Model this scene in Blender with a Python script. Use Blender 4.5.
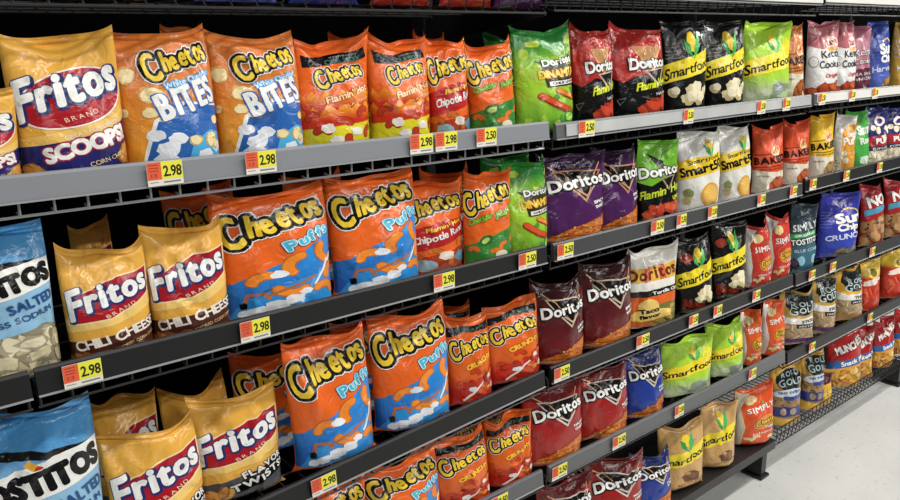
import bpy, bmesh, math, random, mathutils
import numpy as np
PI = math.pi
C = bpy.context.scene.collection
for o in list(bpy.data.objects): bpy.data.objects.remove(o)

# ---------------------------------------------------------------- camera, light, exposure
cam = bpy.data.cameras.new('camera'); cam.sensor_width = 36; cam.lens = 30.938; cam.clip_start = .05
co = bpy.data.objects.new('camera', cam); C.objects.link(co)
rt, up, fw = (0.77174, -0.63574, -0.01552), (0.17551, 0.18948, 0.96607), (0.61123, 0.74828, -0.25781)
co.matrix_world = mathutils.Matrix(((rt[0], up[0], -fw[0], -1.29452), (rt[1], up[1], -fw[1], -1.22007), (rt[2], up[2], -fw[2], 1.58576), (0, 0, 0, 1)))
bpy.context.scene.camera = co
W = bpy.data.worlds.new('store_air'); bpy.context.scene.world = W; W.use_nodes = True
W.node_tree.nodes['Background'].inputs[0].default_value = (.93, .96, 1, 1); W.node_tree.nodes['Background'].inputs[1].default_value = .10
def lamp(x, y, z, lx, ly, watts, rx=0):
    l = bpy.data.lights.new('ceiling_tube', 'AREA'); l.shape = 'RECTANGLE'; l.size = lx; l.size_y = ly; l.energy = watts; l.color = (1, .97, .92)
    o = bpy.data.objects.new('ceiling_tube', l); C.objects.link(o); o.location = (x, y, z); o.rotation_euler = (rx, 0, 0)
for lx, wt in ((-2.6, 20), (0.1, 34), (2.8, 58), (5.5, 85)): lamp(lx, -1.25, 3.4, 2.3, .16, wt, .12)
for lx, wt in ((-2.6, 24), (0.1, 40), (2.8, 52), (5.5, 60)): lamp(lx, -3.3, 3.4, 2.3, .16, wt, .3)
vs = bpy.context.scene.view_settings
vs.view_transform = 'Standard'; vs.look = 'None'; vs.exposure = 0.0; vs.gamma = 1; vs.use_curve_mapping = False

# ---------------------------------------------------------------- materials
def mat(name, col=None, rough=.5, metal=0, attr=None, coat=0, bump=0, bscale=60, noise=0, nscale=8, spec=.5, crumple=0):
    m = bpy.data.materials.new(name); m.use_nodes = True; nt = m.node_tree; b = nt.nodes['Principled BSDF']
    b.inputs['Roughness'].default_value = rough; b.inputs['Metallic'].default_value = metal; b.inputs['Coat Weight'].default_value = coat; b.inputs['Coat Roughness'].default_value = .12
    b.inputs['Specular IOR Level'].default_value = spec
    tc = nt.nodes.new('ShaderNodeTexCoord'); src = None
    if attr:
        a = nt.nodes.new('ShaderNodeAttribute'); a.attribute_name = attr; src = a.outputs['Color']
    else:
        a = nt.nodes.new('ShaderNodeRGB'); a.outputs[0].default_value = (*col, 1); src = a.outputs[0]
    if noise:
        n = nt.nodes.new('ShaderNodeTexNoise'); n.inputs['Scale'].default_value = nscale; n.inputs['Detail'].default_value = 5
        nt.links.new(tc.outputs['Object'], n.inputs['Vector'])
        mr = nt.nodes.new('ShaderNodeMapRange'); mr.inputs[3].default_value = 1 - noise; mr.inputs[4].default_value = 1 + noise
        nt.links.new(n.outputs['Fac'], mr.inputs[0])
        mx = nt.nodes.new('ShaderNodeVectorMath'); mx.operation = 'SCALE'; nt.links.new(src, mx.inputs[0]); nt.links.new(mr.outputs[0], mx.inputs['Scale']); src = mx.outputs[0]
    nt.links.new(src, b.inputs['Base Color'])
    if bump:
        n = nt.nodes.new('ShaderNodeTexNoise'); n.inputs['Scale'].default_value = bscale; n.inputs['Detail'].default_value = 3; n.inputs['Distortion'].default_value = 1.2
        nt.links.new(tc.outputs['Object'], n.inputs['Vector'])
        bp = nt.nodes.new('ShaderNodeBump'); bp.inputs['Strength'].default_value = bump; bp.inputs['Distance'].default_value = .004
        nt.links.new(n.outputs['Fac'], bp.inputs['Height']); last = bp
        if attr == 'print' and crumple:
            dm = nt.nodes.new('ShaderNodeVectorMath'); dm.operation = 'MULTIPLY_ADD'; dm.inputs[1].default_value = (.05, .05, .05); nt.links.new(n.outputs['Color'], dm.inputs[0]); nt.links.new(tc.outputs['Object'], dm.inputs[2])
            oi = nt.nodes.new('ShaderNodeObjectInfo'); ad = nt.nodes.new('ShaderNodeVectorMath'); ad.operation = 'ADD'; nt.links.new(dm.outputs[0], ad.inputs[0]); nt.links.new(oi.outputs['Location'], ad.inputs[1])
            vo = nt.nodes.new('ShaderNodeTexVoronoi'); vo.feature = 'F1'; vo.inputs['Scale'].default_value = 19; nt.links.new(ad.outputs[0], vo.inputs['Vector'])
            b2 = nt.nodes.new('ShaderNodeBump'); b2.inputs['Strength'].default_value = crumple; b2.inputs['Distance'].default_value = .012
            nt.links.new(vo.outputs['Distance'], b2.inputs['Height']); nt.links.new(bp.outputs[0], b2.inputs['Normal']); last = b2
        nt.links.new(last.outputs[0], b.inputs['Normal'])
    return m
FILM = mat('printed_film', attr='print', rough=.23, coat=.28, bump=.6, bscale=22, crumple=.34, spec=.4)
PAPER = mat('printed_paper', attr='print', rough=.6, noise=.04, nscale=40)
M_BLACK = mat('black_enamel', (.012, .012, .013), .38, noise=.25, nscale=5)
M_DARKRAIL = mat('dark_grey_rail', (.012, .0122, .013), .4, spec=.35, noise=.2, nscale=7)
M_GREYRAIL = mat('grey_rail', (.115, .12, .125), .38, noise=.12, nscale=7)
M_MIDRAIL = mat('charcoal_rail', (.050, .052, .055), .36, noise=.15, nscale=7)
M_SILVER = mat('light_grey_rail', (.24, .255, .28), .42, noise=.08, nscale=6)
M_CLEAR = mat('milky_ticket_strip', (.50, .51, .51), .2, noise=.3, nscale=9)
M_WHITE = mat('white_ticket_strip', (.75, .74, .70), .3, noise=.12, nscale=9)
M_EDGE = mat('bright_rail_edge', (.34, .35, .36), .35, noise=.1)
M_WIRE = mat('black_wire', (.02, .02, .021), .35, metal=.2, noise=.1)
M_WIREG = mat('zinc_wire', (.38, .40, .42), .35, metal=.3, noise=.1)
M_BACK = mat('black_back_panel', (.0015, .0015, .0017), .9, noise=.3, nscale=3, spec=.0)

# ---------------------------------------------------------------- mesh helpers
def link(name, me, m, parent=None):
    o = bpy.data.objects.new(name, me); C.objects.link(o); o.parent = parent
    if m: me.materials.append(m)
    return o
def empty(name, loc=(0, 0, 0)):
    o = bpy.data.objects.new(name, None); C.objects.link(o); o.location = loc; o.empty_display_size = .05; return o
def tag(o, label, cat, group=None):
    o['label'] = label; o['category'] = cat
    if group: o['group'] = group
class MB:
    def __init__(s): s.v = []; s.f = []
    def quadbox(s, P):                                   # eight corners, bottom ring then top ring
        n = len(s.v); s.v += P
        s.f += [tuple(n + i for i in q) for q in ((0, 3, 2, 1), (4, 5, 6, 7), (0, 1, 5, 4), (1, 2, 6, 5), (2, 3, 7, 6), (3, 0, 4, 7))]
    def box(s, x0, x1, y0, y1, z0, z1, dz=0):            # dz: how much the x1 end stands higher
        s.quadbox([(x0, y0, z0), (x1, y0, z0 + dz), (x1, y1, z0 + dz), (x0, y1, z0), (x0, y0, z1), (x1, y0, z1 + dz), (x1, y1, z1 + dz), (x0, y1, z1)])
    def prism(s, prof, x0, x1, dz=0):                    # profile in (y, z) swept along x
        n = len(s.v); k = len(prof)
        s.v += [(x0, y, z) for y, z in prof] + [(x1, y, z + dz) for y, z in prof]
        s.f += [(n + i, n + (i + 1) % k, n + k + (i + 1) % k, n + k + i) for i in range(k)] + [tuple(n + i for i in reversed(range(k))), tuple(n + k + i for i in range(k))]
    def wire(s, pts, r, k=5):
        n = len(s.v); m = len(pts); P = [mathutils.Vector(p) for p in pts]
        for i, p in enumerate(P):
            d = (P[min(i + 1, m - 1)] - P[max(i - 1, 0)]).normalized(); a = d.orthogonal().normalized(); 
            ref = mathutils.Vector((1, 0, 0)) if abs(d.x) < .9 else mathutils.Vector((0, 0, 1)); a = d.cross(ref).normalized(); b = d.cross(a)
            s.v += [tuple(p + r * (math.cos(2 * PI * j / k) * a + math.sin(2 * PI * j / k) * b)) for j in range(k)]
        for i in range(m - 1):
            for j in range(k): s.f.append((n + i * k + j, n + i * k + (j + 1) % k, n + (i + 1) * k + (j + 1) % k, n + (i + 1) * k + j))
    def build(s, name, m, parent=None, smooth=False, bev=0):
        me = bpy.data.meshes.new(name); me.from_pydata(s.v, [], s.f)
        bm = bmesh.new(); bm.from_mesh(me); bmesh.ops.recalc_face_normals(bm, faces=bm.faces)
        if bev: bmesh.ops.bevel(bm, geom=bm.edges[:], offset=bev, segments=2, affect='EDGES', clamp_overlap=True)
        bm.to_mesh(me); bm.free(); o = link(name, me, m, parent)
        if smooth: me.shade_smooth()
        return o

# ---------------------------------------------------------------- setting
fl = MB(); fl.box(-6, 9, -5, 1.2, -.06, 0); floor = fl.build('floor', None); floor['kind'] = 'structure'
m = bpy.data.materials.new('worn_pale_concrete'); m.use_nodes = True; nt = m.node_tree; b = nt.nodes['Principled BSDF']; b.inputs['Roughness'].default_value = .42
tc = nt.nodes.new('ShaderNodeTexCoord')
def nz(sc, det, lo, hi, c0, c1):
    n = nt.nodes.new('ShaderNodeTexNoise'); n.inputs['Scale'].default_value = sc; n.inputs['Detail'].default_value = det; nt.links.new(tc.outputs['Object'], n.inputs['Vector'])
    r = nt.nodes.new('ShaderNodeValToRGB'); r.color_ramp.elements[0].position = lo; r.color_ramp.elements[1].position = hi
    r.color_ramp.elements[0].color = (*c0, 1); r.color_ramp.elements[1].color = (*c1, 1); nt.links.new(n.outputs['Fac'], r.inputs[0]); return r.outputs[0]
def mul(a, c):
    x = nt.nodes.new('ShaderNodeMix'); x.data_type = 'RGBA'; x.blend_type = 'MULTIPLY'; x.inputs[0].default_value = 1; nt.links.new(a, x.inputs[6]); nt.links.new(c, x.inputs[7]); return x.outputs[2]
nt.links.new(mul(mul(nz(2.2, 6, .3, .7, (.60, .61, .59), (.72, .73, .71)), nz(38, 4, .26, .40, (.78, .77, .74), (1, 1, 1))), nz(150, 3, .28, .42, (.84, .83, .81), (1, 1, 1))), b.inputs['Base Color'])
floor.data.materials.append(m)
wb = MB(); wb.box(-6, 9, .56, .60, 0, 2.3); w_ = wb.build('wall_back', M_BACK); w_['kind'] = 'structure'

# uprights with slots and feet
XS = [-2.31, -1.103, 0.008, 1.228, 2.45]
def upright(x, lab):
    t = empty('shelving_upright', (x, .47, 0)); tag(t, lab, 'shelf upright', 'slotted uprights behind the shelves')
    a = MB(); a.box(-.016, .016, -.02, .03, 0, 2.25)
    po = a.build('post', M_BLACK, t, bev=.002)
    s = MB()
    for k in range(80): s.box(-.010, -.005, -.0212, -.019, .12 + k * .0254, .135 + k * .0254); s.box(.005, .010, -.0212, -.019, .12 + k * .0254, .135 + k * .0254)
    s.build('slots', M_DARKRAIL, po)
    g = MB(); g.box(-.02, .018, -.43, .0, .012, .118); ft = g.build('foot', M_BLACK, t, bev=.003)
    h = MB(); h.box(-.03, .028, -.44, -.36, 0, .012); h.build('foot_plate', M_BLACK, ft, bev=.002)
for x, w_ in zip(XS, ('far left upright, left of the light blue bags', 'black upright behind the light blue tortilla chip bags', 'black upright between the first and second wide shelf bays', 'black upright with its foot on the floor below the pretzels', 'black upright with its foot on the floor at the right edge')): upright(x, w_)

# shelves: bay, row, x0, x1, z of the rail's lower edge at both ends, rail height, materials
def shelf(x0, x1, za, zb, h, m_rail, m_wire, lab, edge=M_EDGE, fence=.022, yb=.44, rail=True, solid=False, step=.0455, strip=None, fence_up=0):
    t = empty('store_shelf', (x0, 0, za)); tag(t, lab, 'shelf', 'shelves of the snack aisle'); L = x1 - x0; dz = zb - za
    if rail:
        r = MB(); r.prism([(0, .0), (-.0035, .003), (0.0, h - .004), (.003, h), (.009, h), (.009, 0)], 0, L, dz); pr = r.build('price_rail', m_rail, t)
        e = MB(); e.prism([(-.006, .0), (-.006, .0022), (-.001, .003), (0, 0)], 0, L, dz); e.build('rail_edge', edge, pr)
        if strip:
            e = MB(); e.prism([(-.007, .007), (-.0045, h - .004), (-.003, h - .004), (-.0045, .006)], strip[0], L - strip[1], dz); e.build('ticket_strip', strip[2], pr)
    dk = h * .22
    if solid:
        d = MB(); d.box(0, L, .012, yb, .025, .033, dz); d.box(0, L, .0, .0119, 0, .033, dz); d.build('deck', M_BLACK, t)
    else:
        w = MB(); n = int(L / step)
        for i in range(n + 1):
            x = .004 + (L - .008) * i / n; z = dz * x / L
            w.wire([(x, yb, z + dk), (x, .02, z + dk), (x, .0135, z + dk - .006), (x, .0135, z - fence)], .0019)
            if fence_up: w.wire([(x, .0115, z + dk), (x, .0095, z + fence_up)], .0019)
        for y in (.10, .2, .3, .42): w.wire([(0, y, dk - .003), (L, y, dz + dk - .003)], .0022)
        w.wire([(0, .0135, -fence), (L, .0135, dz - fence)], .0022)
        for i in range(0, n + 1): 
            x = .004 + (L - .008) * i / n; z = dz * x / L; w.wire([(x, .0135, z - fence), (x, .034, z - fence + .003)], .0017)
        if fence_up:
            for q in (.5, 1): w.wire([(0, .0095, fence_up * q), (L, .0095, dz + fence_up * q)], .0022)
        w.build('wire_deck', m_wire, t)
    bk = .07 if za > .2 else .004
    for x in (.001, L - .004):
        b = MB(); z = dz * x / L; b.v = [(x, .012, z - .006), (x, yb, z - bk), (x, yb, z + dk - .006), (x, .012, z + dk - .006), (x + .003, .012, z - .006), (x + .003, yb, z - bk), (x + .003, yb, z + dk - .006), (x + .003, .012, z + dk - .006)]
        b.f = [(0, 1, 2, 3), (4, 7, 6, 5), (0, 4, 5, 1), (1, 5, 6, 2), (2, 6, 7, 3), (3, 7, 4, 0)]; b.build('side_bracket', M_BLACK, t)
    return t
B0, B1, B2, B3 = (-2.29, -1.108), (-1.100, -.004), (.020, 1.218), (1.238, 2.44)
shelf(-2.29, -1.140, 1.377, 1.377, .040, M_SILVER, M_WIREG, 'light grey railed shelf beyond the left photo edge, top row')
shelf(-1.134, -.004, 1.377, 1.3725, .040, M_SILVER, M_WIREG, 'light grey railed shelf with wire fingers, holding the top left bags')
shelf(*B2, 1.368, 1.371, .038, M_GREYRAIL, M_WIRE, 'shelf with milky ticket strip under the red tortilla and black popcorn bags, top row', strip=(.03, .01, M_CLEAR))
shelf(*B3, 1.374, 1.368, .038, M_GREYRAIL, M_WIRE, 'shelf with white ticket strip under the kettle chip bags, top row right', strip=(.01, .01, M_WHITE))
shelf(*B0, 1.080, 1.082, .0435, M_DARKRAIL, M_WIRE, 'black railed shelf at the left photo edge, under the second row tortilla bag')
shelf(*B1, 1.083, 1.080, .0435, M_DARKRAIL, M_WIRE, 'black railed shelf under the chili corn chips, second row', edge=M_EDGE)
shelf(*B2, 1.079, 1.079, .0435, M_MIDRAIL, M_WIRE, 'dark grey railed shelf under the purple tortilla bags, second row')
shelf(*B3, 1.087, 1.086, .0435, M_DARKRAIL, M_WIRE, 'dark railed shelf under the yellow baked chips, second row right')
shelf(*B0, .700, .704, .0435, M_DARKRAIL, M_WIRE, 'black railed shelf below the frame at the lower left')
shelf(*B1, .704, .762, .0435, M_DARKRAIL, M_WIRE, 'black railed shelf tilting down leftwards under the puffs bags, third row')
shelf(*B2, .762, .762, .0435, M_DARKRAIL, M_WIRE, 'dark railed shelf under the maroon tortilla bags, third row')
shelf(*B3, .757, .745, .0435, M_DARKRAIL, M_WIRE, 'dark railed shelf under the royal blue wavy chips, third row right')
shelf(*B1, .487, .487, .0435, M_GREYRAIL, M_WIRE, 'grey railed shelf under the crunchy cheese bags, fourth row, low centre')
shelf(*B2, .487, .482, .0435, M_GREYRAIL, M_WIRE, 'grey railed shelf under the red tortilla bags, fourth row', edge=M_GREYRAIL)
shelf(*B3, .466, .462, .0435, M_DARKRAIL, M_WIRE, 'dark railed shelf under the three pretzel bags, fourth row right')
shelf(*B1, .142, .142, .0435, M_DARKRAIL, M_WIRE, 'black bottom deck left of the red tortilla bags, below the frame', solid=True, rail=False)
shelf(*B2, .142, .142, .040, M_DARKRAIL, M_WIRE, 'black bottom deck on which the tan popcorn stands', solid=True, rail=False)
shelf(*B3, .150, .138, .04, M_DARKRAIL, M_WIRE, 'black wire basket shelf near the floor holding pretzels and snack mix', rail=False, fence=.012, fence_up=.055, step=.03)
shelf(*B0, 1.668, 1.668, .04, M_DARKRAIL, M_WIRE, 'wire shelf above the frame at the upper left', rail=False, fence_up=.06)
shelf(*B1, 1.648, 1.648, .04, M_DARKRAIL, M_WIRE, 'black wire shelf with wire front across the top left of the photo', rail=False, fence=.001, fence_up=.06)
shelf(*B2, 1.683, 1.683, .04, M_DARKRAIL, M_WIRE, 'black wire shelf with white strip across the top centre of the photo', fence=.030, strip=(.5, .0, M_WHITE))
shelf(*B3, 1.687, 1.687, .04, M_DARKRAIL, M_WIRE, 'black wire shelf with white strip across the top right of the photo', fence=.030, strip=(.0, .0, M_WHITE))
def bag_params(seed, w, h, T, e=1.0):
    """Random creases and slump of one bag; w, h in metres, T = front bulge."""
    r = np.random.RandomState(seed)
    P = dict(w=w, h=h, T=T, ear=(e * r.uniform(.02, .11), e * r.uniform(.02, .11)), tw=r.uniform(-.05, .05),
             ph=r.uniform(0, 6.28, 8), sk=r.uniform(-.02, .02), curl=r.uniform(.10, .24), buck=r.uniform(.008, .022))
    cr = []
    for k in range(20):
        if k < 11:                                    # creases fanning out of the corners and the seams
            cx = r.choice([-1, 1]) * r.uniform(.3, 1.0); cy = r.choice([0.0, 1.0], p=[.3, .7]); L = r.uniform(.25, .55)
            a = math.atan2(.5 - cy, -cx * .7) + r.uniform(-.55, .55)
        else:
            cx = r.uniform(-.9, .9); cy = r.uniform(.1, .95); L = r.uniform(.15, .4); a = r.uniform(0, 3.14)
        cr.append((cx, cy, math.cos(a), math.sin(a), L, r.uniform(.022, .06), r.uniform(-1, 1) * .0088))
    P['cr'] = cr; P['ex'] = r.uniform(3, 7); P['tilt'] = e * r.uniform(-.035, .03); P['dip'] = r.uniform(0, .04)
    return P

def bag_surf(s, t, P, back=False):
    """s in -1..1 across, t in 0..1 upwards -> local x, y, z (front faces -y)."""
    w, h, T = P['w'], P['h'], P['T']; ph = P['ph']
    tt = np.clip(t, 0, 1)
    f = (1 - np.exp(-tt / .03)) * np.clip(1 - tt ** 2.3, 0, 1) ** .8 * (1.07 - .17 * tt)
    a = s * np.pi / 2
    x = w / 2 * (1 - .11 * np.clip(f, 0, 1)) * (1 - .08 * tt ** 5) * ((1 - .75 * np.clip(f, 0, 1)) * s + .75 * np.clip(f, 0, 1) * np.sin(a))
    env = np.clip(np.cos(a), 0, 1) ** .78
    y = T * f * env
    z = h * tt * (1 - .0 * s)
    # creases
    d = 0
    for cx, cy, ca, sa, L, sg, am in P['cr']:
        u = (s - cx) * .75; v = (t - cy) * 1.0
        al = u * ca + v * sa; pe = -u * sa + v * ca
        d = d + am * np.exp(-(pe / sg) ** 2) * np.clip(1 - (al - L * .5) ** 2 / (L * .75) ** 2, 0, 1)
    d = d + .0022 * np.sin(5 * s + ph[0] + 3 * t) * np.sin(7 * t + ph[1]) + .0016 * np.sin(11 * s * (1 - .4 * t) + ph[2]) * np.sin(9 * t + ph[3] + 2 * s)
    y = y + d * np.clip(env * 1.5, 0, 1) * np.clip(f * 2.5, 0, 1)
    y = y * (-.72 if back else 1.0)
    hem = .0008
    y = y + (-hem if back else hem)
    y = -y
    # buckled top seam, corners standing up, curl backwards
    top = tt ** 5
    y = y + top * P['buck'] * np.sin(3.2 * s + ph[4]) + tt ** 2 * P['curl'] * h * .35
    y = y + .004 * (1 - tt) ** 6 * np.sin(4 * s + ph[5])
    ear = np.where(s < 0, P['ear'][0], P['ear'][1]) * np.abs(s) ** P['ex']
    z = z + h * ear * tt ** 7 + h * P['tilt'] * s * tt ** 3 - h * P['dip'] * tt ** 5 * (1 - s * s) * (1 + .5 * np.sin(4 * s + ph[6]))
    x = x + P['tw'] * w * tt ** 2 * .5
    return x, y, z

def bag_world(x, y, z, pose):
    X, Y, Z, yaw = pose
    c, sn = math.cos(yaw), math.sin(yaw)
    return X + c * x - sn * y, Y + sn * x + c * y, Z + z
# ---------------------------------------------------------------- printed designs
def hexc(h):
    h = h.lstrip('#'); c = [int(h[i:i + 2], 16) / 255 for i in (0, 2, 4)]
    return tuple(x / 12.92 if x <= .04045 else ((x + .055) / 1.055) ** 2.4 for x in c)

GLYPH = {}
def glyph(ch):
    """Outline of one character as flat triangles, scaled so that a capital is 1 high."""
    if ch in GLYPH: return GLYPH[ch]
    cu = bpy.data.curves.new('glyph', 'FONT'); cu.body = ch; cu.resolution_u = 3; cu.size = 1.0
    ob = bpy.data.objects.new('glyph', cu); C.objects.link(ob)
    me = bpy.data.meshes.new_from_object(ob.evaluated_get(bpy.context.evaluated_depsgraph_get()))
    bm = bmesh.new(); bm.from_mesh(me)
    bmesh.ops.remove_doubles(bm, verts=bm.verts, dist=1e-4)
    bmesh.ops.triangulate(bm, faces=bm.faces)
    bm.verts.ensure_lookup_table(); bm.verts.index_update()
    k = 1 / .73
    V = np.array([[v.co.x * k, v.co.y * k] for v in bm.verts]).reshape(-1, 2)
    F = [[v.index for v in f.verts] for f in bm.faces]
    B = [(e.verts[0].index, e.verts[1].index) for e in bm.edges if len(e.link_faces) == 1]
    bm.free(); bpy.data.meshes.remove(me); bpy.data.objects.remove(ob); bpy.data.curves.remove(cu)
    if len(V): x0, x1 = V[:, 0].min(), V[:, 0].max()
    else: x0, x1 = 0, .32
    GLYPH[ch] = (V, F, B, x0, x1)
    return GLYPH[ch]

class Design:
    """Flat artwork of one pack, 100 wide and H high; later wrapped round the pack."""
    def __init__(s, H=130):
        s.H = H; s.polys = []            # (points, colour or function, layer)
        s.base = lambda x, y: (.5, .5, .5); s.rng = random.Random(5); s.top = None
    def poly(s, pts, col, layer=1):
        pts = [tuple(p) for p in pts]
        if len(pts) <= 4: s.polys.append((pts, col, layer)); return
        for t in mathutils.geometry.tessellate_polygon([[mathutils.Vector((x, y, 0)) for x, y in pts]]):
            s.polys.append(([pts[i] for i in t], col, layer))
    def ell(s, cx, cy, rx, ry, col, layer=1, rot=0, n=28):
        r = math.radians(rot)
        s.poly([(cx + rx * math.cos(a) * math.cos(r) - ry * math.sin(a) * math.sin(r),
                 cy + rx * math.cos(a) * math.sin(r) + ry * math.sin(a) * math.cos(r)) for a in [2 * PI * i / n for i in range(n)]], col, layer)
    def blob(s, cx, cy, rx, ry, col, layer=2, rot=0, n=13, j=.16):
        r = math.radians(rot); pts = []
        for i in range(n):
            a = 2 * PI * i / n; q = 1 + s.rng.uniform(-j, j)
            X, Y = rx * math.cos(a) * q, ry * math.sin(a) * q
            pts.append((cx + X * math.cos(r) - Y * math.sin(r), cy + X * math.sin(r) + Y * math.cos(r)))
        s.poly(pts, col, layer)
    def heap(s, x0, y0, x1, y1, n, rx, ry, cols, layer=2, j=.18):
        """a printed heap of crisps, each with a browner rim"""
        for i in range(n):
            cx, cy = s.rng.uniform(x0, x1), s.rng.uniform(y0, y1); c = cols[i % len(cols)]; ro = s.rng.uniform(0, 180)
            s.blob(cx, cy, rx * 1.1, ry * 1.1, tuple(v * .5 for v in c), layer + i * .11, ro, 11, j)
            s.blob(cx + .3, cy + .5, rx * .93, ry * .88, c, layer + i * .11 + .055, ro, 11, j)
    def line(s, pts, wd, col, layer=2, taper=0):
        n = len(pts)
        for i in range(n - 1):
            (x0, y0), (x1, y1) = pts[i], pts[i + 1]; L = math.hypot(x1 - x0, y1 - y0) or 1
            w0 = wd * (1 - taper * i / (n - 1)) / 2; w1 = wd * (1 - taper * (i + 1) / (n - 1)) / 2
            nx, ny = -(y1 - y0) / L, (x1 - x0) / L
            s.polys.append(([(x0 + nx * w0, y0 + ny * w0), (x0 - nx * w0, y0 - ny * w0), (x1 - nx * w1, y1 - ny * w1), (x1 + nx * w1, y1 + ny * w1)], col, layer))
            s.ell(x1, y1, w1, w1, col, layer, n=8)
        s.ell(pts[0][0], pts[0][1], wd / 2, wd / 2, col, layer, n=8)
    def puff(s, cx, cy, r, a0, a1, wd, col, layer=3):
        pts = [(cx + r * math.cos(math.radians(a0 + (a1 - a0) * i / 8)), cy + r * math.sin(math.radians(a0 + (a1 - a0) * i / 8))) for i in range(9)]
        s.line(pts, wd * 1.12, tuple(v * .55 for v in col), layer); s.line(pts, wd * .88, col, layer + .15)
    def text(s, st, x0, y0, x1, y1, h, col, outs=(), shear=0, fat=0, layer=5, jit=0, bow=0, taper=0, gap=.1, first=1.0):
        """st written from (x0,y0) to (x1,y1), letters h high; outs = [(width, colour)...] widest first; bow lifts the middle."""
        L = math.hypot(x1 - x0, y1 - y0); ang = math.atan2(y1 - y0, x1 - x0)
        g = [glyph(c) for c in st]; n = len(st)
        hs = [h * (1 - taper * i / max(1, n - 1)) * (first if i == 0 else 1) for i in range(n)]
        adv = [((q[4] - q[3]) + gap) * hh for q, hh in zip(g, hs)]
        kx = L / max(1e-6, sum(adv) - gap * hs[-1]); x = 0
        rings = [(w, c, layer + .3 * k) for k, (w, c) in enumerate(outs)] + [(fat, col, layer + .3 * len(outs))]
        for i, (V, F, B, gx0, gx1) in enumerate(g):
            if len(V):
                W = np.empty_like(V)
                X = (V[:, 0] - gx0) * hs[i] * kx; Y = V[:, 1] * hs[i] - (hs[i] - h) * .5 * (first != 1)
                X = X + shear * Y
                ja = jit * (-1) ** i * .09; X, Y = X * math.cos(ja) - Y * math.sin(ja), X * math.sin(ja) + Y * math.cos(ja)
                Y = Y + jit * (.05 * h if i % 2 else -.03 * h)
                X = X + x
                u = X / L; Y = Y + bow * 4 * u * (1 - u)
                W[:, 0] = x0 + X * math.cos(ang) - Y * math.sin(ang); W[:, 1] = y0 + X * math.sin(ang) + Y * math.cos(ang)
                for w, c, la in rings:
                    for f in F: s.polys.append(([tuple(W[k]) for k in f], c, la))
                    if w > 0:
                        m = 6 if w > .9 else 4
                        for a, b in B:
                            (ax, ay), (bx, by) = W[a], W[b]; l = math.hypot(bx - ax, by - ay)
                            if l < 1e-5: continue
                            nx, ny = -(by - ay) / l * w, (bx - ax) / l * w
                            s.polys.append(([(ax + nx, ay + ny), (ax - nx, ay - ny), (bx - nx, by - ny), (bx + nx, by + ny)], c, la))
                        for k in {k for e in B for k in e}:
                            s.polys.append(([(W[k][0] + w * math.cos(q * 2 * PI / m), W[k][1] + w * math.sin(q * 2 * PI / m)) for q in range(m)], c, la))
            x += adv[i] * kx
    def cut(s, nu, nv, rise=0):
        """cuts the artwork along the grid of the pack so that it can follow its creases; returns points, triangles, colours"""
        T = []; K = []; cols = []; idx = {}; rr = random.Random(3)
        for pts, col, la in s.polys:
            k = id(col) if callable(col) else col
            if k not in idx: idx[k] = len(cols); cols.append(col)
            la += rr.uniform(0, .06)                       # overlapping strokes of one ink never share a plane
            for i in range(1, len(pts) - 1): T.append((pts[0], pts[i], pts[i + 1])); K.append((idx[k], la))
        T = np.array(T, dtype=float).reshape(-1, 3, 2); K = np.array(K, dtype=float).reshape(-1, 2)
        T[:, :, 1] = s.H * rise + T[:, :, 1] * (1 - rise)
        def split(T, K, nx, ny, c, keep=None):
            D = T[:, :, 0] * nx + T[:, :, 1] * ny - c; D[np.abs(D) < 1e-6] = 0
            hi = np.maximum(np.maximum(D[:, 0], D[:, 1]), D[:, 2]); lo = np.minimum(np.minimum(D[:, 0], D[:, 1]), D[:, 2]); x = (hi > 0) & (lo < 0)
            if x.any():
                Tx, Kx, Dx = T[x], K[x], D[x]
                pos = (Dx > 0).sum(1) == 1
                lone = np.where(pos, Dx.argmax(1), Dx.argmin(1)); r = (lone[:, None] + np.arange(3)) % 3; a = np.arange(len(Tx))[:, None]
                Tx = Tx[a, r]; Dx = Dx[a, r]
                p = [Tx[:, 0] + (Tx[:, q] - Tx[:, 0]) * (Dx[:, 0] / (Dx[:, 0] - Dx[:, q]))[:, None] for q in (1, 2)]
                N = np.concatenate([np.stack([Tx[:, 0], p[0], p[1]], 1), np.stack([p[0], Tx[:, 1], Tx[:, 2]], 1), np.stack([p[0], Tx[:, 2], p[1]], 1)])
                ar = (N[:, 1, 0] - N[:, 0, 0]) * (N[:, 2, 1] - N[:, 0, 1]) - (N[:, 1, 1] - N[:, 0, 1]) * (N[:, 2, 0] - N[:, 0, 0]); ok = np.abs(ar) > 1e-4
                T = np.concatenate([T[~x], N[ok]]); K = np.concatenate([K[~x], np.concatenate([Kx, Kx, Kx])[ok]])
            if keep is not None:
                ok = T[:, :, 0].mean(1) * nx + T[:, :, 1].mean(1) * ny - c < 0; T, K = T[ok], K[ok]
            return T, K
        for nx, ny, c in ((-1, 0, -.6), (1, 0, 99.4), (0, -1, -.5), (0, 1, s.H - .8)): T, K = split(T, K, nx, ny, c, True)
        for i in range(1, nu): T, K = split(T, K, 1, 0, 100 * i / nu)
        for j in range(1, nv): T, K = split(T, K, 0, 1, s.H * j / nv)
        if nu > 1:
            for k in range(1 - nv, nu): T, K = split(T, K, nu / 100, -nv / s.H, k)
        ar = (T[:, 1, 0] - T[:, 0, 0]) * (T[:, 2, 1] - T[:, 0, 1]) - (T[:, 1, 1] - T[:, 0, 1]) * (T[:, 2, 0] - T[:, 0, 0])
        T[ar < 0] = T[ar < 0][:, ::-1]
        A = np.concatenate([T.reshape(-1, 2), np.repeat(K[:, ::-1], 3, 0)], 1); A = np.round(A, 4)
        U, inv = np.unique(A, axis=0, return_inverse=True)
        F = inv.reshape(-1, 3); col = np.zeros((len(U), 3))
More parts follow.
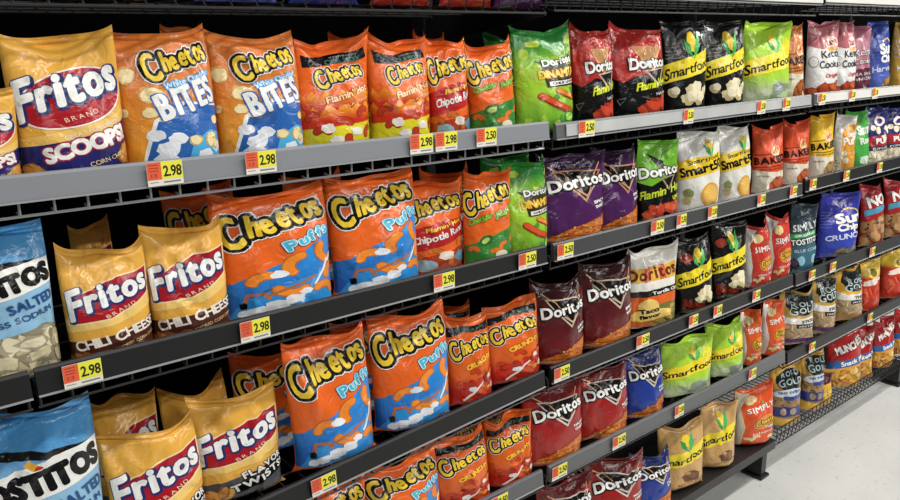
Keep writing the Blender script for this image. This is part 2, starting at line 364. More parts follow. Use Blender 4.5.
        for q, c in enumerate(cols):
            m = U[:, 3] == q
            if not callable(c): col[m] = c
            else: col[m] = np.array([c(x, (y - s.H * rise) / (1 - rise)) for x, y in U[m][:, :2]]).reshape(-1, 3)
        return U[:, :3], F, col

def mix(a, b, t):
    t = min(1, max(0, t)); return tuple(a[i] * (1 - t) + b[i] * t for i in range(3))
BLACK, WHITE = hexc('0c0b0c'), hexc('f2f2ee')
GOLD, ORANGE, BLUE, YEL = hexc('e9b04a'), hexc('ec6822'), hexc('1f7fc6'), hexc('f6d23c')
CHIP = [hexc('d99a4e'), hexc('e2ab62'), hexc('c98539')]
def flat(c): return lambda x, y: c

def logo_fritos(D, x0, y0, x1, y1, h):
    D.text('Fritos', x0 + .8, y0 - .9, x1 + .8, y1 - .9, h, hexc('23306e'), [(h * .13, hexc('23306e'))], shear=.22, fat=h * .09, layer=4, gap=.17, first=1.3)
    D.text('Fritos', x0, y0, x1, y1, h, WHITE, [], shear=.22, fat=h * .058, layer=5, gap=.17, first=1.3)
def logo_cheetos(D, x0, y0, x1, y1, h, k=1):
    D.text('Cheetos', x0, y0, x1, y1, h, YEL, [(h * .215, WHITE), (h * .17, BLACK)], shear=.05, fat=h * .04, layer=4, jit=1, bow=h * .12, first=1.4, gap=.26)
def logo_doritos(D, x0, y0, x1, y1, h, glow):
    xm, ym = (x0 + x1) / 2, (y0 + y1) / 2
    D.poly([(xm - 34, ym + 30), (xm + 34, ym + 26), (xm + 5, ym - 26)], glow, 2)
    D.poly([(xm - 30, ym + 27), (xm + 30, ym + 24), (xm + 5, ym - 21)], BLACK, 2.3)
    D.poly([(xm - 14, ym + 4), (xm + 28, ym + 8), (xm + 7, ym - 18)], tuple(v * .7 + .15 for v in glow), 2.6)
    D.poly([(xm - 11, ym + 4), (xm + 24, ym + 7), (xm + 7, ym - 14)], BLACK, 2.8)
    D.text('Doritos', x0, y0, x1, y1, h, WHITE, [(h * .17, BLACK)], fat=h * .045, layer=5, gap=.13, first=1.1)
def logo_smartfood(D, y0, h, band=hexc('f2dc34'), slope=27):
    D.poly([(-2, y0 - 7), (102, y0 - 7 + slope), (102, y0 + h + 12 + slope), (-2, y0 + h + 8)], band, 2)
    D.text('Smartfood', 6, y0 + 1, 92, y0 + 1 + slope * .84, h, BLACK, [], shear=.3, fat=h * .03, layer=4, gap=.08, first=1.25)
def cob(D, cx, cy, k=1, ear=YEL):
    D.blob(cx, cy, 7 * k, 15 * k, ear, 2.2, 20, 16, .05); 
    D.poly([(cx - 12 * k, cy + 4 * k), (cx - 3 * k, cy - 3 * k), (cx + 1 * k, cy - 22 * k), (cx - 8 * k, cy - 12 * k)], hexc('2f9a4a'), 2.6)
    D.poly([(cx + 12 * k, cy + 18 * k), (cx + 12 * k, cy - 6 * k), (cx + 2 * k, cy - 24 * k), (cx + 3 * k, cy - 5 * k)], hexc('4cba5c'), 2.8)

def d_scoops():
    D = Design(125); D.base = flat(GOLD)
    D.poly([(-1, 0), (101, 0), (101, 66), (80, 54), (50, 46), (25, 40), (-1, 38)], hexc('f0c468'), .6)
    D.poly([(-1, 0), (101, 0), (101, 54), (80, 44), (50, 36), (25, 32), (-1, 30)], hexc('25256b'), 1)
    D.ell(54, 74, 45, 26, WHITE, 1.2, 17); D.ell(54, 74, 43.5, 24.5, hexc('b01a26'), 1.5, 17)
    logo_fritos(D, 11, 58, 92, 82, 30)
    D.text('BRAND', 46, 52, 70, 59, 4.5, hexc('f4dcc0'), layer=4, gap=.4)
    D.text('SCOOPS!', 30, 15, 92, 34, 14, WHITE, [(2.2, hexc('9c1c38'))], fat=1.0, layer=4, shear=.1)
    D.text('GREAT FOR DIPPING', 44, 36, 88, 50, 3.6, WHITE, layer=4); D.text('CORN CHIPS', 58, 9, 88, 18, 4.5, hexc('f0d890'), layer=4)
    D.heap(2, 2, 28, 10, 4, 9, 7, CHIP, 2); D.heap(84, 4, 99, 22, 4, 8, 8, CHIP, 2)
    return D
def fritos_base(panel):
    D = Design(128); D.base = flat(GOLD)
    D.poly([(-1, 52), (101, 74), (101, 60), (60, 44), (-1, 36)], hexc('f2cc74'), .7)
    D.poly([(5, 46), (50, 50), (96, 72), (99, 108), (60, 103), (10, 78)], hexc('f2dca8'), 1); D.poly([(8, 48), (50, 52), (94, 74), (97, 106), (60, 101), (12, 77)], hexc('ac1624'), 1.3)
    logo_fritos(D, 11, 56, 92, 82, 28)
    D.text('BRAND', 46, 52, 74, 64, 4.5, hexc('f4dcc0'), layer=4, gap=.4)
    return D
def d_chili():
    D = fritos_base(0); D.poly([(-1, -1), (101, -1), (101, 46), (60, 32), (-1, 24)], hexc('4a2318'), 1)
    D.text('CHILI CHEESE', 14, 14, 97, 31, 12, hexc('f2e8dc'), fat=.5, layer=4, first=1.1); D.text('FLAVORED CORN CHIPS', 44, 9, 94, 20, 4, hexc('e9c88a'), layer=4)
    D.heap(2, 1, 40, 9, 5, 8, 5, [hexc('8a4a24'), hexc('a8622c')], 2); return D
def d_twist():
    D = fritos_base(0); D.poly([(-1, -1), (101, -1), (101, 50), (70, 36), (-1, 22)], hexc('4b4c54'), 1); D.poly([(40, 8), (101, 22), (101, 46), (50, 30)], BLACK, 1.4)
    D.text('FLAVOR', 50, 27, 94, 38, 9, WHITE, [(1.1, BLACK)], fat=.4, layer=4, gap=.2); D.text('TWISTS!', 40, 11, 96, 25, 10, WHITE, [(1.1, BLACK)], fat=.5, layer=4, gap=.2)
    D.heap(2, 3, 36, 14, 6, 9, 5, CHIP, 2); return D
def d_tostitos():
    D = Design(150); lb = hexc('7fb2d8'); D.base = lambda x, y: mix(hexc('8fbedd'), hexc('4b95cf'), (y - 95) / 30)
    D.poly([(-1, 128), (101, 118), (101, 112), (-1, 120)], BLACK, 1)
    D.poly([(-1, 72), (101, 94), (101, 120), (60, 116), (-1, 98)], WHITE, 1.5)
    D.text('TOSTITOS', 2, 78, 98, 98, 18, BLACK, [(2.6, WHITE)], fat=1.9, layer=4, gap=.16)
    D.poly([(44, 116), (52, 110), (48, 106), (40, 112)], hexc('e0a63e'), 2.4); D.ell(50, 108, 3, 3, hexc('c32b2b'), 2.5)
    D.text('LIGHTLY SALTED', 10, 58, 98, 77, 10, hexc('1f4f86'), fat=.6, layer=4, gap=.15); D.text('50% LESS SODIUM', 22, 50, 94, 65, 6, hexc('1f4f86'), fat=.2, layer=4)
    D.poly([(-1, -1), (101, -1), (101, 48), (85, 52), (50, 46), (20, 40), (-1, 34)], hexc('8c8470'), 1)
    D.heap(0, 0, 100, 38, 46, 11, 7, [hexc('cfc4a0'), hexc('b8ac88'), hexc('ded4b4')], 2, .3); return D
def d_bites():
    D = Design(132); D.base = lambda x, y: mix(hexc('f0a035'), hexc('d87a34'), (y - 20) / 80)
    D.poly([(22, 10), (34, 50), (58, 68), (101, 62), (101, -1), (20, -1)], WHITE, 1); D.poly([(25, 9), (37, 48), (60, 65), (101, 60), (101, -1), (24, -1)], hexc('2a64b0'), 1.4)
    D.poly([(55, -1), (62, 26), (80, 36), (101, 30), (101, -1)], hexc('4bb0e4'), 1.8)
    for x, y, r in ((14, 96, 9), (34, 76, 9), (32, 58, 6), (8, 58, 5), (43, 52, 5), (90, 46, 5)): D.blob(x, y, r * 1.08, r * .98, hexc('d8a85c'), 2.1); D.blob(x, y, r, r * .9, hexc('f2dfa8'), 2.3)
    for x, y, r in ((42, 20, 9), (34, 34, 7), (50, 30, 7), (40, 8, 10), (88, 18, 8), (72, 10, 8)): D.blob(x, y, r, r * .85, hexc('e6eaf0'), 2.5)
    D.heap(60, 16, 84, 34, 5, 6, 5, [hexc('f2dfa8')], 2.7)
    logo_cheetos(D, 34, 92, 93, 110, 21)
    D.text('White Cheddar', 46, 81, 90, 94, 6, WHITE, [(1.2, hexc('4ba8e0'))], layer=5, shear=.1)
    D.text('BITES', 42, 50, 93, 68, 27, WHITE, [(2.6, hexc('2a64b0'))], fat=1.2, layer=5, shear=.12, jit=.6, gap=.24); return D
def fire(D, y, c1, c2, la=1.5):
    pts = [(-1, y - 14)]
    for i in range(14):
        x = -1 + i * 7.9; pts.append((x, y + i * .7 + (7 if i % 2 else -2) + D.rng.uniform(-2, 2)))
    D.poly([(-1, y - 22), (101, y - 12)] + [p for p in reversed(pts[1:])], lambda xx, yy: mix(c1, c2, (yy - y + 10) / 20), la)
def d_flamin():
    D = Design(138); rd, yl = hexc('c8301a'), hexc('dcd22c')
    D.base = lambda x, y: mix(yl, mix(rd, ORANGE, (y - 62) / 8), (y - 42) / 10) if y < 66 else ORANGE
    fire(D, 68, rd, hexc('f6a52a'), 1); fire(D, 50, hexc('c8301a'), hexc('f0a028'), 1.3)
    D.poly([(12, 112), (96, 118), (92, 130), (40, 127), (8, 128)], BLACK, 1.6); D.text('SOMETHING TO', 50, 122, 82, 124.5, 2.5, hexc('9aa0a0'), layer=3); D.text('OUR BOX', 44, 114, 86, 117, 6.5, hexc('3d6a60'), layer=3, fat=.4)
    logo_cheetos(D, 32, 84, 86, 98, 19)
    D.text("Flamin' Hot", 38, 62, 90, 78, 9, hexc('f8d8a0'), [(1, hexc('b02818'))], layer=5, shear=.2, fat=.3); D.text('FLAVORED', 56, 56, 90, 66, 4, hexc('f8d8a0'), layer=5)
    for x, y, a in ((30, 22, 30), (52, 34, 10), (78, 46, 60), (86, 20, 80), (62, 14, 150), (22, 42, 60)): D.puff(x, y, 7, a, a + 120, 8, hexc('b8381c'), 2)
    for x, y in ((36, 30), (66, 24), (44, 14)): D.blob(x, y, 7, 6, hexc('e8e6da'), 3.2)
    return D
def d_chipotle():
    D = Design(140); D.base = flat(ORANGE)
    D.poly([(-1, 30), (101, 54), (101, 84), (60, 84), (-1, 66)], hexc('b81f22'), 1); D.poly([(-1, -1), (101, -1), (101, 38), (50, 30), (-1, 22)], hexc('a83a1c'), 1.3)
    logo_cheetos(D, 8, 84, 93, 108, 26)
    D.text("Flamin' Hot", 36, 66, 88, 78, 7, YEL, layer=5, shear=.2, fat=.3); D.text('Chipotle Ranch', 18, 46, 98, 64, 12, WHITE, layer=5, shear=.15, fat=.4)
    for x, y, a in ((20, 22, 30), (44, 30, 10), (88, 40, 60), (70, 14, 80)): D.puff(x, y, 7, a, a + 120, 8, hexc('d4702a'), 2)
    D.blob(30, 12, 15, 9, hexc('8fb0ba'), 3); D.blob(82, 20, 12, 10, hexc('5d8fa8'), 3); D.blob(58, 26, 10, 7, hexc('e8dccc'), 3); return D
def d_jalapeno():
    D = Design(140); D.base = flat(ORANGE)
    D.poly([(-1, -1), (101, -1), (101, 60), (60, 52), (-1, 30)], hexc('3c8a3c'), 1); D.poly([(-1, 30), (60, 52), (101, 60), (101, 66), (55, 58), (-1, 38)], hexc('e8742a'), 1.2)
    logo_cheetos(D, 5, 84, 94, 110, 27)
    D.text('Cheddar', 10, 66, 50, 78, 9, hexc('8cc63e'), [(1.1, hexc('1d5c2a'))], layer=5, shear=.2, fat=.4); D.text('Jalapeño', 54, 76, 97, 88, 9, hexc('8cc63e'), [(1.1, hexc('1d5c2a'))], layer=5, shear=.2, fat=.4)
    D.ell(36, 40, 12, 8, hexc('2c6e30'), 2.2, 30); D.ell(36, 40, 7, 4, hexc('b8d070'), 2.5, 30); D.ell(72, 44, 9, 6, hexc('2f7d36'), 2.2, 100)
    for x, y, a in ((16, 22, 30), (50, 16, 10), (88, 36, 60), (66, 26, 80)): D.puff(x, y, 7, a, a + 120, 8, hexc('e07a2a'), 2.8)
    D.blob(60, 12, 12, 8, hexc('e8e2cc'), 3.3); D.blob(90, 20, 8, 9, hexc('d8e0c8'), 3.3); return D
def d_dinamita():
    D = Design(150); D.base = lambda x, y: mix(hexc('9ccb33'), hexc('2c8a36'), (y - 95) / 40) if y > 60 else mix(hexc('5fae30'), hexc('a6cc3a'), y / 60)
    for i in range(26):
        x, y = D.rng.uniform(0, 100), D.rng.uniform(5, 140); D.blob(x, y, D.rng.uniform(3, 10), D.rng.uniform(4, 12), mix(hexc('2c8a36'), hexc('c4dc4a'), D.rng.random()), 1 + i * .03, D.rng.uniform(0, 180), 9, .3)
    D.poly([(40, 96), (100, 100), (97, 66), (45, 64)], hexc('3a3320'), 2.4); D.poly([(30, 108), (62, 100), (98, 120), (80, 98), (48, 92)], hexc('2f4a20'), 2.2)
    D.text('Doritos', 42, 98, 94, 104, 11, WHITE, [(1.6, BLACK)], fat=.5, layer=5); D.text('DINAMITA', 36, 78, 98, 83, 13, hexc('f0c23a'), [(1.4, hexc('6a2f12'))], fat=.9, layer=5)
    D.poly([(48, 66), (97, 70), (97, 76), (48, 73)], WHITE, 3.5); D.text('CHILE LIMON', 52, 68, 94, 71.5, 3.6, BLACK, layer=5, fat=.2)
    D.line([(38, 50), (58, 34), (80, 24)], 12, hexc('8c2f16'), 3); D.line([(38, 51), (58, 35.5), (80, 25.5)], 8, hexc('cf5424'), 3.2)
    D.line([(60, 58), (84, 46)], 10, hexc('8c3a16'), 3); D.line([(60, 59), (84, 47)], 7, hexc('e08a34'), 3.2)
    D.ell(78, 14, 11, 10, hexc('2f8a34'), 3.4); D.ell(78, 14, 8, 7, hexc('a8d65a'), 3.6); D.blob(94, 38, 6, 14, hexc('c8421e'), 3.3); return D
def d_flaminnacho():
    D = Design(140); D.top = hexc('b02a22'); D.base = flat(BLACK)
    D.poly([(-1, 141), (-1, 66), (20, 58), (45, 72), (70, 66), (101, 80), (101, 141)], hexc('b02a22'), 1)
    D.poly([(38, 118), (60, 84), (88, 120), (62, 74)], hexc('f0b87a'), 2.2); D.poly([(50, 78), (92, 84), (72, 50)], hexc('b8a898'), 2.2); D.poly([(55, 76), (87, 81), (72, 56)], BLACK, 2.6)
    D.text('Doritos', 30, 80, 97, 86, 17, WHITE, [(2.6, BLACK)], fat=.9, layer=5, first=1.1)
    D.text("Flamin' Hot", 38, 44, 97, 56, 13, hexc('dbe32e'), layer=5, shear=.35, fat=.5); D.text('NACHO', 66, 36, 90, 40, 5, WHITE, layer=5)
    D.heap(48, 10, 86, 26, 6, 13, 9, [hexc('b83220'), hexc('c8452a')], 3, .3); D.poly([(8, 30), (24, 34), (14, 20)], hexc('777777'), 2); D.poly([(10, 30), (22, 32), (15, 23)], BLACK, 2.2); return D
def smart(base, ear=YEL, low=None, popc=None):
    D = Design(140); D.base = flat(base) if not low else (lambda x, y: mix(low, base, (y - 20) / 30))
    cob(D, 54, 112, 1.2, ear); logo_smartfood(D, 50, 15)
    for x, y, r in (popc or []): 
        D.blob(x - r * .5, y, r * .8, r * .7, hexc('d8cba0'), 3); D.blob(x + r * .4, y + r * .3, r * .8, r * .8, hexc('efe6c4'), 3.2); D.blob(x, y - r * .5, r * .7, r * .6, hexc('c8b884'), 3.1)
    return D
def d_sfblack():
    D = smart(hexc('121212'), YEL, None, [(56, 36, 12), (48, 22, 11), (66, 22, 11), (22, 32, 8), (80, 34, 7)])
    D.blob(16, 118, 12, 14, hexc('5a5c5e'), 1.2); D.blob(92, 118, 9, 14, hexc('6a6c6e'), 1.2); D.ell(70, 126, 5, 4, hexc('d8d8d0'), 2.5)
    for i in range(5): D.text('WHITE CHEDDAR', 6, 84 + 6 * i, 34, 86 + 6 * i, 2.2, hexc('a8a8a0'), layer=3)
    return D
def d_sfblackred():
    D = smart(hexc('141210'), YEL, None, [(62, 36, 14), (74, 26, 10), (50, 26, 8)]); D.blob(26, 108, 16, 8, hexc('b04028'), 1.6)
    D.heap(18, 10, 60, 24, 9, 9, 4, [hexc('8a3020'), hexc('6a2418')], 2.4, .3); return D
def d_sflime():
    D = Design(140); D.base = lambda x, y: mix(hexc('b8cc98'), hexc('acd83c'), (y - 20) / 26)
    for i in range(7): D.blob(D.rng.uniform(10, 90), D.rng.uniform(4, 30), 9, 7, hexc('c8d0b4') if i % 2 else hexc('8fa87c'), 1.2)
    D.poly([(66, 76), (101, 78), (101, 106), (80, 120), (72, 96)], hexc('e6e23a'), 1.4); cob(D, 58, 108, .9, hexc('eec63a')); logo_smartfood(D, 48, 15); D.blob(60, 24, 12, 10, hexc('8f9a98'), 3); return D
def d_sftan():
    D = smart(hexc('cfa468'), YEL); D.blob(60, 26, 17, 13, hexc('6e3c22'), 3); D.heap(48, 24, 72, 34, 8, 5, 4, [hexc('caa070'), hexc('8a5a38')], 3.4, .3); D.text('KETTLE CORN', 36, 8, 88, 14, 5, hexc('5a3018'), layer=4); return D
def d_smart50():
    D = Design(140); D.base = flat(hexc('e9e8e0')); cob(D, 62, 118, .9, hexc('e2b93c'))
    D.poly([(-1, 54), (101, 76), (101, 108), (-1, 90)], hexc('f0cc2c'), 1.5); D.text('Smartfood', 22, 83, 84, 97, 8, BLACK, layer=4, shear=.2, fat=.2); D.text('Smart50', 8, 61, 93, 79, 17, BLACK, fat=1.0, layer=4)
    D.ell(60, 28, 18, 22, hexc('d9a044'), 2.2, -15); D.ell(60, 29, 14, 17, hexc('e8bc60'), 2.5, -15); D.blob(22, 32, 10, 8, hexc('8f9a60'), 2.4); D.blob(20, 18, 9, 7, hexc('c8b884'), 2.6)
    D.ell(94, 50, 7, 9, BLACK, 2.4); return D
def baked(c, ink):
    def fn():
        D = Design(135); D.base = flat(c); D.poly([(-1, -1), (101, -1), (101, 54), (60, 46), (-1, 50)], hexc('e4dcc8'), 1)
        D.ell(62, 92, 16, 11, hexc('f0c890'), 2, 15); D.text("Lay's", 52, 87, 74, 93, 9, hexc('c8403a'), layer=4, fat=.5)
        D.line([(6, 83), (44, 86)], 1.3, BLACK, 3); D.line([(6, 56), (90, 61)], 1.3, BLACK, 3); D.text('BAKED', 6, 62, 93, 69, 15, BLACK, fat=1, layer=4, gap=.2); D.text('OVEN BAKED', 20, 49, 86, 54, 4, BLACK, layer=4)
        D.heap(46, 12, 82, 30, 5, 13, 10, [hexc(ink)], 2.4, .2); D.text('ORIGINAL', 12, 34, 40, 36, 4, hexc('444444'), layer=4); return D
    return fn
def d_kettle():
    D = Design(150); D.top = hexc('b86a72'); D.base = flat(hexc('e8e8e6')); D.poly([(-1, 151), (-1, 104), (40, 98), (101, 112), (101, 151)], hexc('b86a72'), 1)
    D.ell(70, 108, 22, 17, hexc('f4e4d8'), 1.6, 10); D.poly([(52, 100), (90, 104), (88, 96), (54, 92)], hexc('e0a83c'), 2.2); D.text("Lay's", 54, 104, 86, 110, 13, hexc('c03038'), fat=.9, layer=4)
    D.text('Kettle', 36, 78, 92, 82, 16, BLACK, fat=.4, layer=4); D.text('Cooked', 30, 56, 94, 60, 16, BLACK, fat=.4, layer=4); D.text('Original', 44, 36, 80, 40, 8, hexc('c03038'), shear=.3, fat=.3, layer=4)
    D.ell(16, 70, 12, 12, hexc('8a8a88'), 2); D.ell(16, 70, 10, 10, hexc('e8e8e6'), 2.2); D.poly([(-1, -1), (101, -1), (101, 18), (-1, 14)], hexc('a83c24'), 1); D.heap(8, 6, 92, 18, 8, 12, 8, [hexc('b84a2a'), hexc('c8643a')], 2.4); return D
def d_plum():
    D = Design(150); D.base = flat(hexc('b8788a')); D.poly([(-1, -1), (101, -1), (101, 60), (-1, 50)], hexc('6a2f44'), 1); D.text('Kettle', 20, 84, 90, 90, 16, WHITE, [(1.5, hexc('6a2f44'))], layer=4); D.text('Cooked', 16, 64, 92, 70, 14, WHITE, [(1.5, hexc('6a2f44'))], layer=4)
    D.text('SEA SALT', 14, 36, 86, 42, 7, WHITE, layer=4); D.text('VINEGAR', 20, 24, 80, 30, 7, WHITE, layer=4); return D
def sun(base, low, chips=False, tag='Harvest'):
    def fn():
        D = Design(140); D.base = lambda x, y: mix(hexc(low), hexc(base), (y - 30) / 50)
        pts = [(70 + 24 * math.cos(a), 92 + 18 * math.sin(a)) for a in [PI * (.02 + i / 9) for i in range(8)]]; D.line(pts, 3, hexc('e8c860'), 2)
        D.text('Sun', 40, 76, 97, 80, 22, WHITE, fat=1.8, layer=4); D.text('Chips', 42, 58, 97, 63, 15, WHITE, fat=1.2, layer=4); D.text(tag, 18, 36, 94, 44, 12, hexc('cfd8f4'), fat=.5, layer=4, shear=.1)
        for i in range(6): D.text('WHOLE GRAIN', 4, 66 + i * 7, 30, 67 + i * 7, 3, hexc('7f8ad0'), layer=3)
        if chips: D.heap(34, 6, 88, 16, 9, 4, 10, [hexc('8a8068'), hexc('6e6858')], 2.4)
        else: D.heap(50, 6, 92, 24, 5, 10, 8, [hexc('b88a44')], 2.4)
        return D
    return fn
def d_puffs():
    D = Design(140); D.base = flat(ORANGE)
    D.poly([(-1, -1), (101, -1), (101, 98), (92, 90), (76, 78), (56, 66), (34, 54), (16, 44), (-1, 40)], lambda x, y: mix(hexc('1f58b4'), hexc('2b8cd8'), y / 70), 1)
    D.poly([(6, -1), (24, 24), (60, 40), (101, 44), (101, -1)], hexc('2f8fd8'), 1.3)
    for i in range(7): D.line([(50 + i * 8, 6 + i * 9), (58 + i * 7, 22 + i * 8)], 2, hexc('5aa8e0'), 1.6)
    logo_cheetos(D, 12, 88, 93, 112, 28)
    D.text('Puffs', 56, 76, 95, 90, 11.5, hexc('46b8d6'), [(2.4, hexc('12507a')), (1.6, hexc('d8eef2'))], fat=.7, layer=5, shear=.1, jit=.5, gap=.2)
    for x, y, r, a in ((66, 56, 12, 100), (92, 68, 12, 140), (80, 14, 12, 10), (96, 38, 10, 80), (56, 36, 11, 200), (38, 42, 9, 60)): D.puff(x, y, r, a, a + 110, 9, hexc('ee8a2c'), 2.4)
    for x, y, r in ((44, 12, 8), (32, 9, 7), (56, 17, 7), (22, 6, 6), (64, 24, 5), (48, 50, 6)): D.blob(x, y, r, r * .8, hexc('e9edf2'), 3)
    D.line([(88, 56), (82, 44), (72, 30)], 3.5, hexc('e8ecf2'), 3, .3); D.line([(90, 54), (96, 62)], 4, hexc('e8ecf2'), 3)
    D.line([(22, 16), (26, 29), (36, 30), (40, 22)], 3, hexc('b8683a'), 3.2); D.line([(40, 26), (54, 32), (72, 40)], 3, hexc('b8683a'), 3.2); D.blob(22, 16, 3.5, 4, BLACK, 3.3)
    return D
def d_crunchy():
    D = Design(140); D.base = lambda x, y: mix(hexc('c02a1c'), hexc('de6420'), (y - 24) / 24)
    D.poly([(4, 114), (40, 124), (97, 120), (97, 132), (40, 134), (4, 128)], BLACK, 1.6); D.text('OUR BOX', 40, 124, 84, 126, 4.5, hexc('3d6a60'), layer=3, fat=.2)
    logo_cheetos(D, 14, 80, 88, 98, 23); D.text('CRUNCHY', 38, 60, 86, 73, 8.5, hexc('f6c23a'), [(1, hexc('b0421a'))], fat=.6, layer=5, jit=.5)
    D.heap(30, 6, 98, 48, 14, 9, 5, [hexc('c0301a'), hexc('d8502a'), hexc('a82214')], 1.8, .25)
    for x, y, r in ((44, 26, 6), (84, 24, 7), (74, 44, 5)): D.blob(x, y, r, r * .75, hexc('e6e0dc'), 4.2)
    for x, y, a in ((60, 18, 40), (24, 32, 10), (88, 42, 70), (50, 50, 20), (68, 30, 200), (84, 8, 20)): D.puff(x, y, 7, a, a + 110, 7, hexc('c84018') if a < 60 else hexc('e88a2c'), 2.6)
    D.line([(30, 8), (46, 20), (62, 36)], 4, hexc('efe9e4'), 3.4, .4); return D
def doritos(base, glow, low=None, two='NACHO', two2='CHEESE', chip=True):
    def fn():
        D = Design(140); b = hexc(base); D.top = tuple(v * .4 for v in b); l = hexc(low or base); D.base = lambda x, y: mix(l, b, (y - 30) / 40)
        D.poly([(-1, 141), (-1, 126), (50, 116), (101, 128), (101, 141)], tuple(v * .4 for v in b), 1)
        logo_doritos(D, 20, 86, 94, 96, 19, hexc(glow))
        D.line([(18, 130), (40, 114), (60, 80)], 2, hexc('d8a070'), 4.4, .6); D.line([(90, 130), (76, 102), (64, 72)], 2, hexc('d8a070'), 4.4, .6)
        D.text(two, 72, 60, 94, 63, 5, WHITE, layer=5, fat=.3); D.text(two2, 74, 52, 94, 55, 5, WHITE, layer=5, fat=.3)
        if chip:
            for (x, y, k, r) in ((34, 14, .9, 0), (52, 24, 1.15, 10), (74, 34, 1.0, 20)):
                P = [(x - 32 * k, y - 12 * k), (x + 30 * k, y + 16 * k), (x + 26 * k, y - 14 * k)]; c = hexc('c8702c'); D.poly(P, hexc('8a3f18'), 2.5 + r * .02); cx, cy = sum(p[0] for p in P) / 3, sum(p[1] for p in P) / 3
                D.poly([(cx + (p[0] - cx) * .9, cy + (p[1] - cy) * .86) for p in P], c, 2.6 + r * .02)
                for i in range(16): D.blob(cx + D.rng.uniform(-14, 14) * k, cy + D.rng.uniform(-7, 6) * k, 2.5, 1.4, hexc('e09a4a') if i % 2 else hexc('a84a1e'), 2.8 + r * .02, D.rng.uniform(0, 180))
        return D
    return fn
def d_dorlime():
    D = Design(140); D.top = hexc('6fb42c'); D.base = flat(BLACK); D.poly([(-1, 141), (-1, 74), (30, 66), (70, 88), (101, 92), (101, 141)], hexc('6fb42c'), 1)
    D.poly([(30, 124), (56, 110), (54, 84)], BLACK, 2); D.text('Doritos', 8, 80, 97, 88, 18, WHITE, [(2.6, BLACK)], fat=.9, layer=5, first=1.1); D.poly([(46, 80), (80, 84), (60, 56)], hexc('9c8a70'), 2.2); D.poly([(51, 78), (75, 81), (60, 61)], BLACK, 2.6)
    D.text("Flamin' Hot", 8, 40, 94, 58, 15, hexc('c6d83a'), layer=5, shear=.3, fat=.5); D.text('LIMON', 68, 38, 90, 42, 7, hexc('c6d83a'), layer=5, fat=.4); D.heap(16, 10, 84, 26, 9, 12, 8, [hexc('c8452a'), hexc('d85a34')], 3, .3); return D
def d_taco():
    D = Design(140); D.base = flat(hexc('e9e6dc')); D.poly([(-1, -1), (101, -1), (101, 62), (-1, 58)], hexc('de6420'), 1); D.poly([(-1, 58), (101, 62), (101, 74), (-1, 70)], hexc('1c1a1a'), 1.4)
    for i, c in enumerate(('e8b43c', 'e8b43c', 'de6a2c', 'e8b43c', 'de6a2c', 'e8b43c', 'e8b43c')): D.poly([(6 + i * 13, 88), (18 + i * 13, 89), (18 + i * 13, 116), (6 + i * 13, 115)], hexc(c), 1.8)
    D.text('Doritos', 6, 91, 93, 95, 22, hexc('6a2a18'), fat=1.0, layer=4, gap=.25); D.text('Tortilla Chips', 44, 62, 96, 65, 6, WHITE, layer=4, fat=.3)
    D.ell(66, 22, 30, 22, hexc('6f7434'), 2); D.heap(52, 8, 88, 34, 14, 8, 6, [hexc('8f8c4a'), hexc('b09a54'), hexc('7a7a3c')], 2.2, .3)
    D.ell(38, 22, 35, 12, hexc('c8922a'), 4, 6); D.ell(38, 23, 33, 10.5, hexc('f0cf74'), 4.2, 6); D.blob(38, 38, 14, 18, hexc('f0cf74'), 4.4, 0, 18, .03); D.text('Taco', 26, 26, 52, 30, 9, BLACK, fat=.7, layer=6); D.text('flavor', 26, 16, 54, 20, 7, BLACK, fat=.6, layer=6); return D
def simply(c, side='e6e2da', word='White Cheddar'):
    def fn():
        D = Design(140); D.base = flat(hexc(c)); D.poly([(-1, 141), (-1, -1), (14, -1), (22, 50), (14, 100), (34, 141)], hexc(side), 1); D.blob(36, 118, 14, 11, hexc('e8cf98'), 2)
        D.text('SIMPLY', 28, 84, 95, 90, 13.5, WHITE, fat=.45, layer=4, gap=.22); D.poly([(58, 104), (64, 112), (66, 103)], hexc('6aa84a'), 3)
        D.ell(64, 56, 28, 17, hexc('e08a3c'), 2, 8); D.text('Cheetos', 42, 50, 92, 57, 12, YEL, [(1.9, BLACK)], fat=.4, layer=5, first=1.4, gap=.2); D.text('Puffs', 62, 40, 84, 44, 6, WHITE, [(1, BLACK)], layer=5, fat=.3); D.text(word, 34, 26, 92, 32, 6, WHITE, layer=4)
        for x, y, a in ((26, 12, 10), (44, 16, 60), (72, 10, 20), (90, 18, 120)): D.puff(x, y, 7, a, a + 110, 7, hexc('e8cf98'), 2.6)
        return D
    return fn
def d_simplyteal():
    D = Design(140); D.base = lambda x, y: mix(hexc('3c6e80'), hexc('2e3c48'), (y - 40) / 60)
    D.text('SIMPLY', 14, 88, 95, 96, 15, hexc('e6ece8'), fat=.5, layer=4, gap=.22); D.poly([(10, 72), (90, 80), (90, 90), (10, 82)], hexc('3fa052'), 2); D.text('ORGANIC', 20, 76, 82, 82, 5, WHITE, layer=4, fat=.3)
    D.text('TOSTITOS', 12, 58, 94, 66, 12, WHITE, [(2, BLACK)], fat=.6, layer=4); D.text('BLUE CORN', 20, 42, 88, 47, 7, hexc('cfe2ea'), layer=4); D.ell(36, 24, 11, 11, hexc('8fc0d2'), 2.4); D.ell(74, 26, 11, 11, hexc('8fc0d2'), 2.4); D.heap(-2, 4, 24, 20, 8, 10, 7, [hexc('3c3444'), hexc('54485c')], 2.5, .3); return D
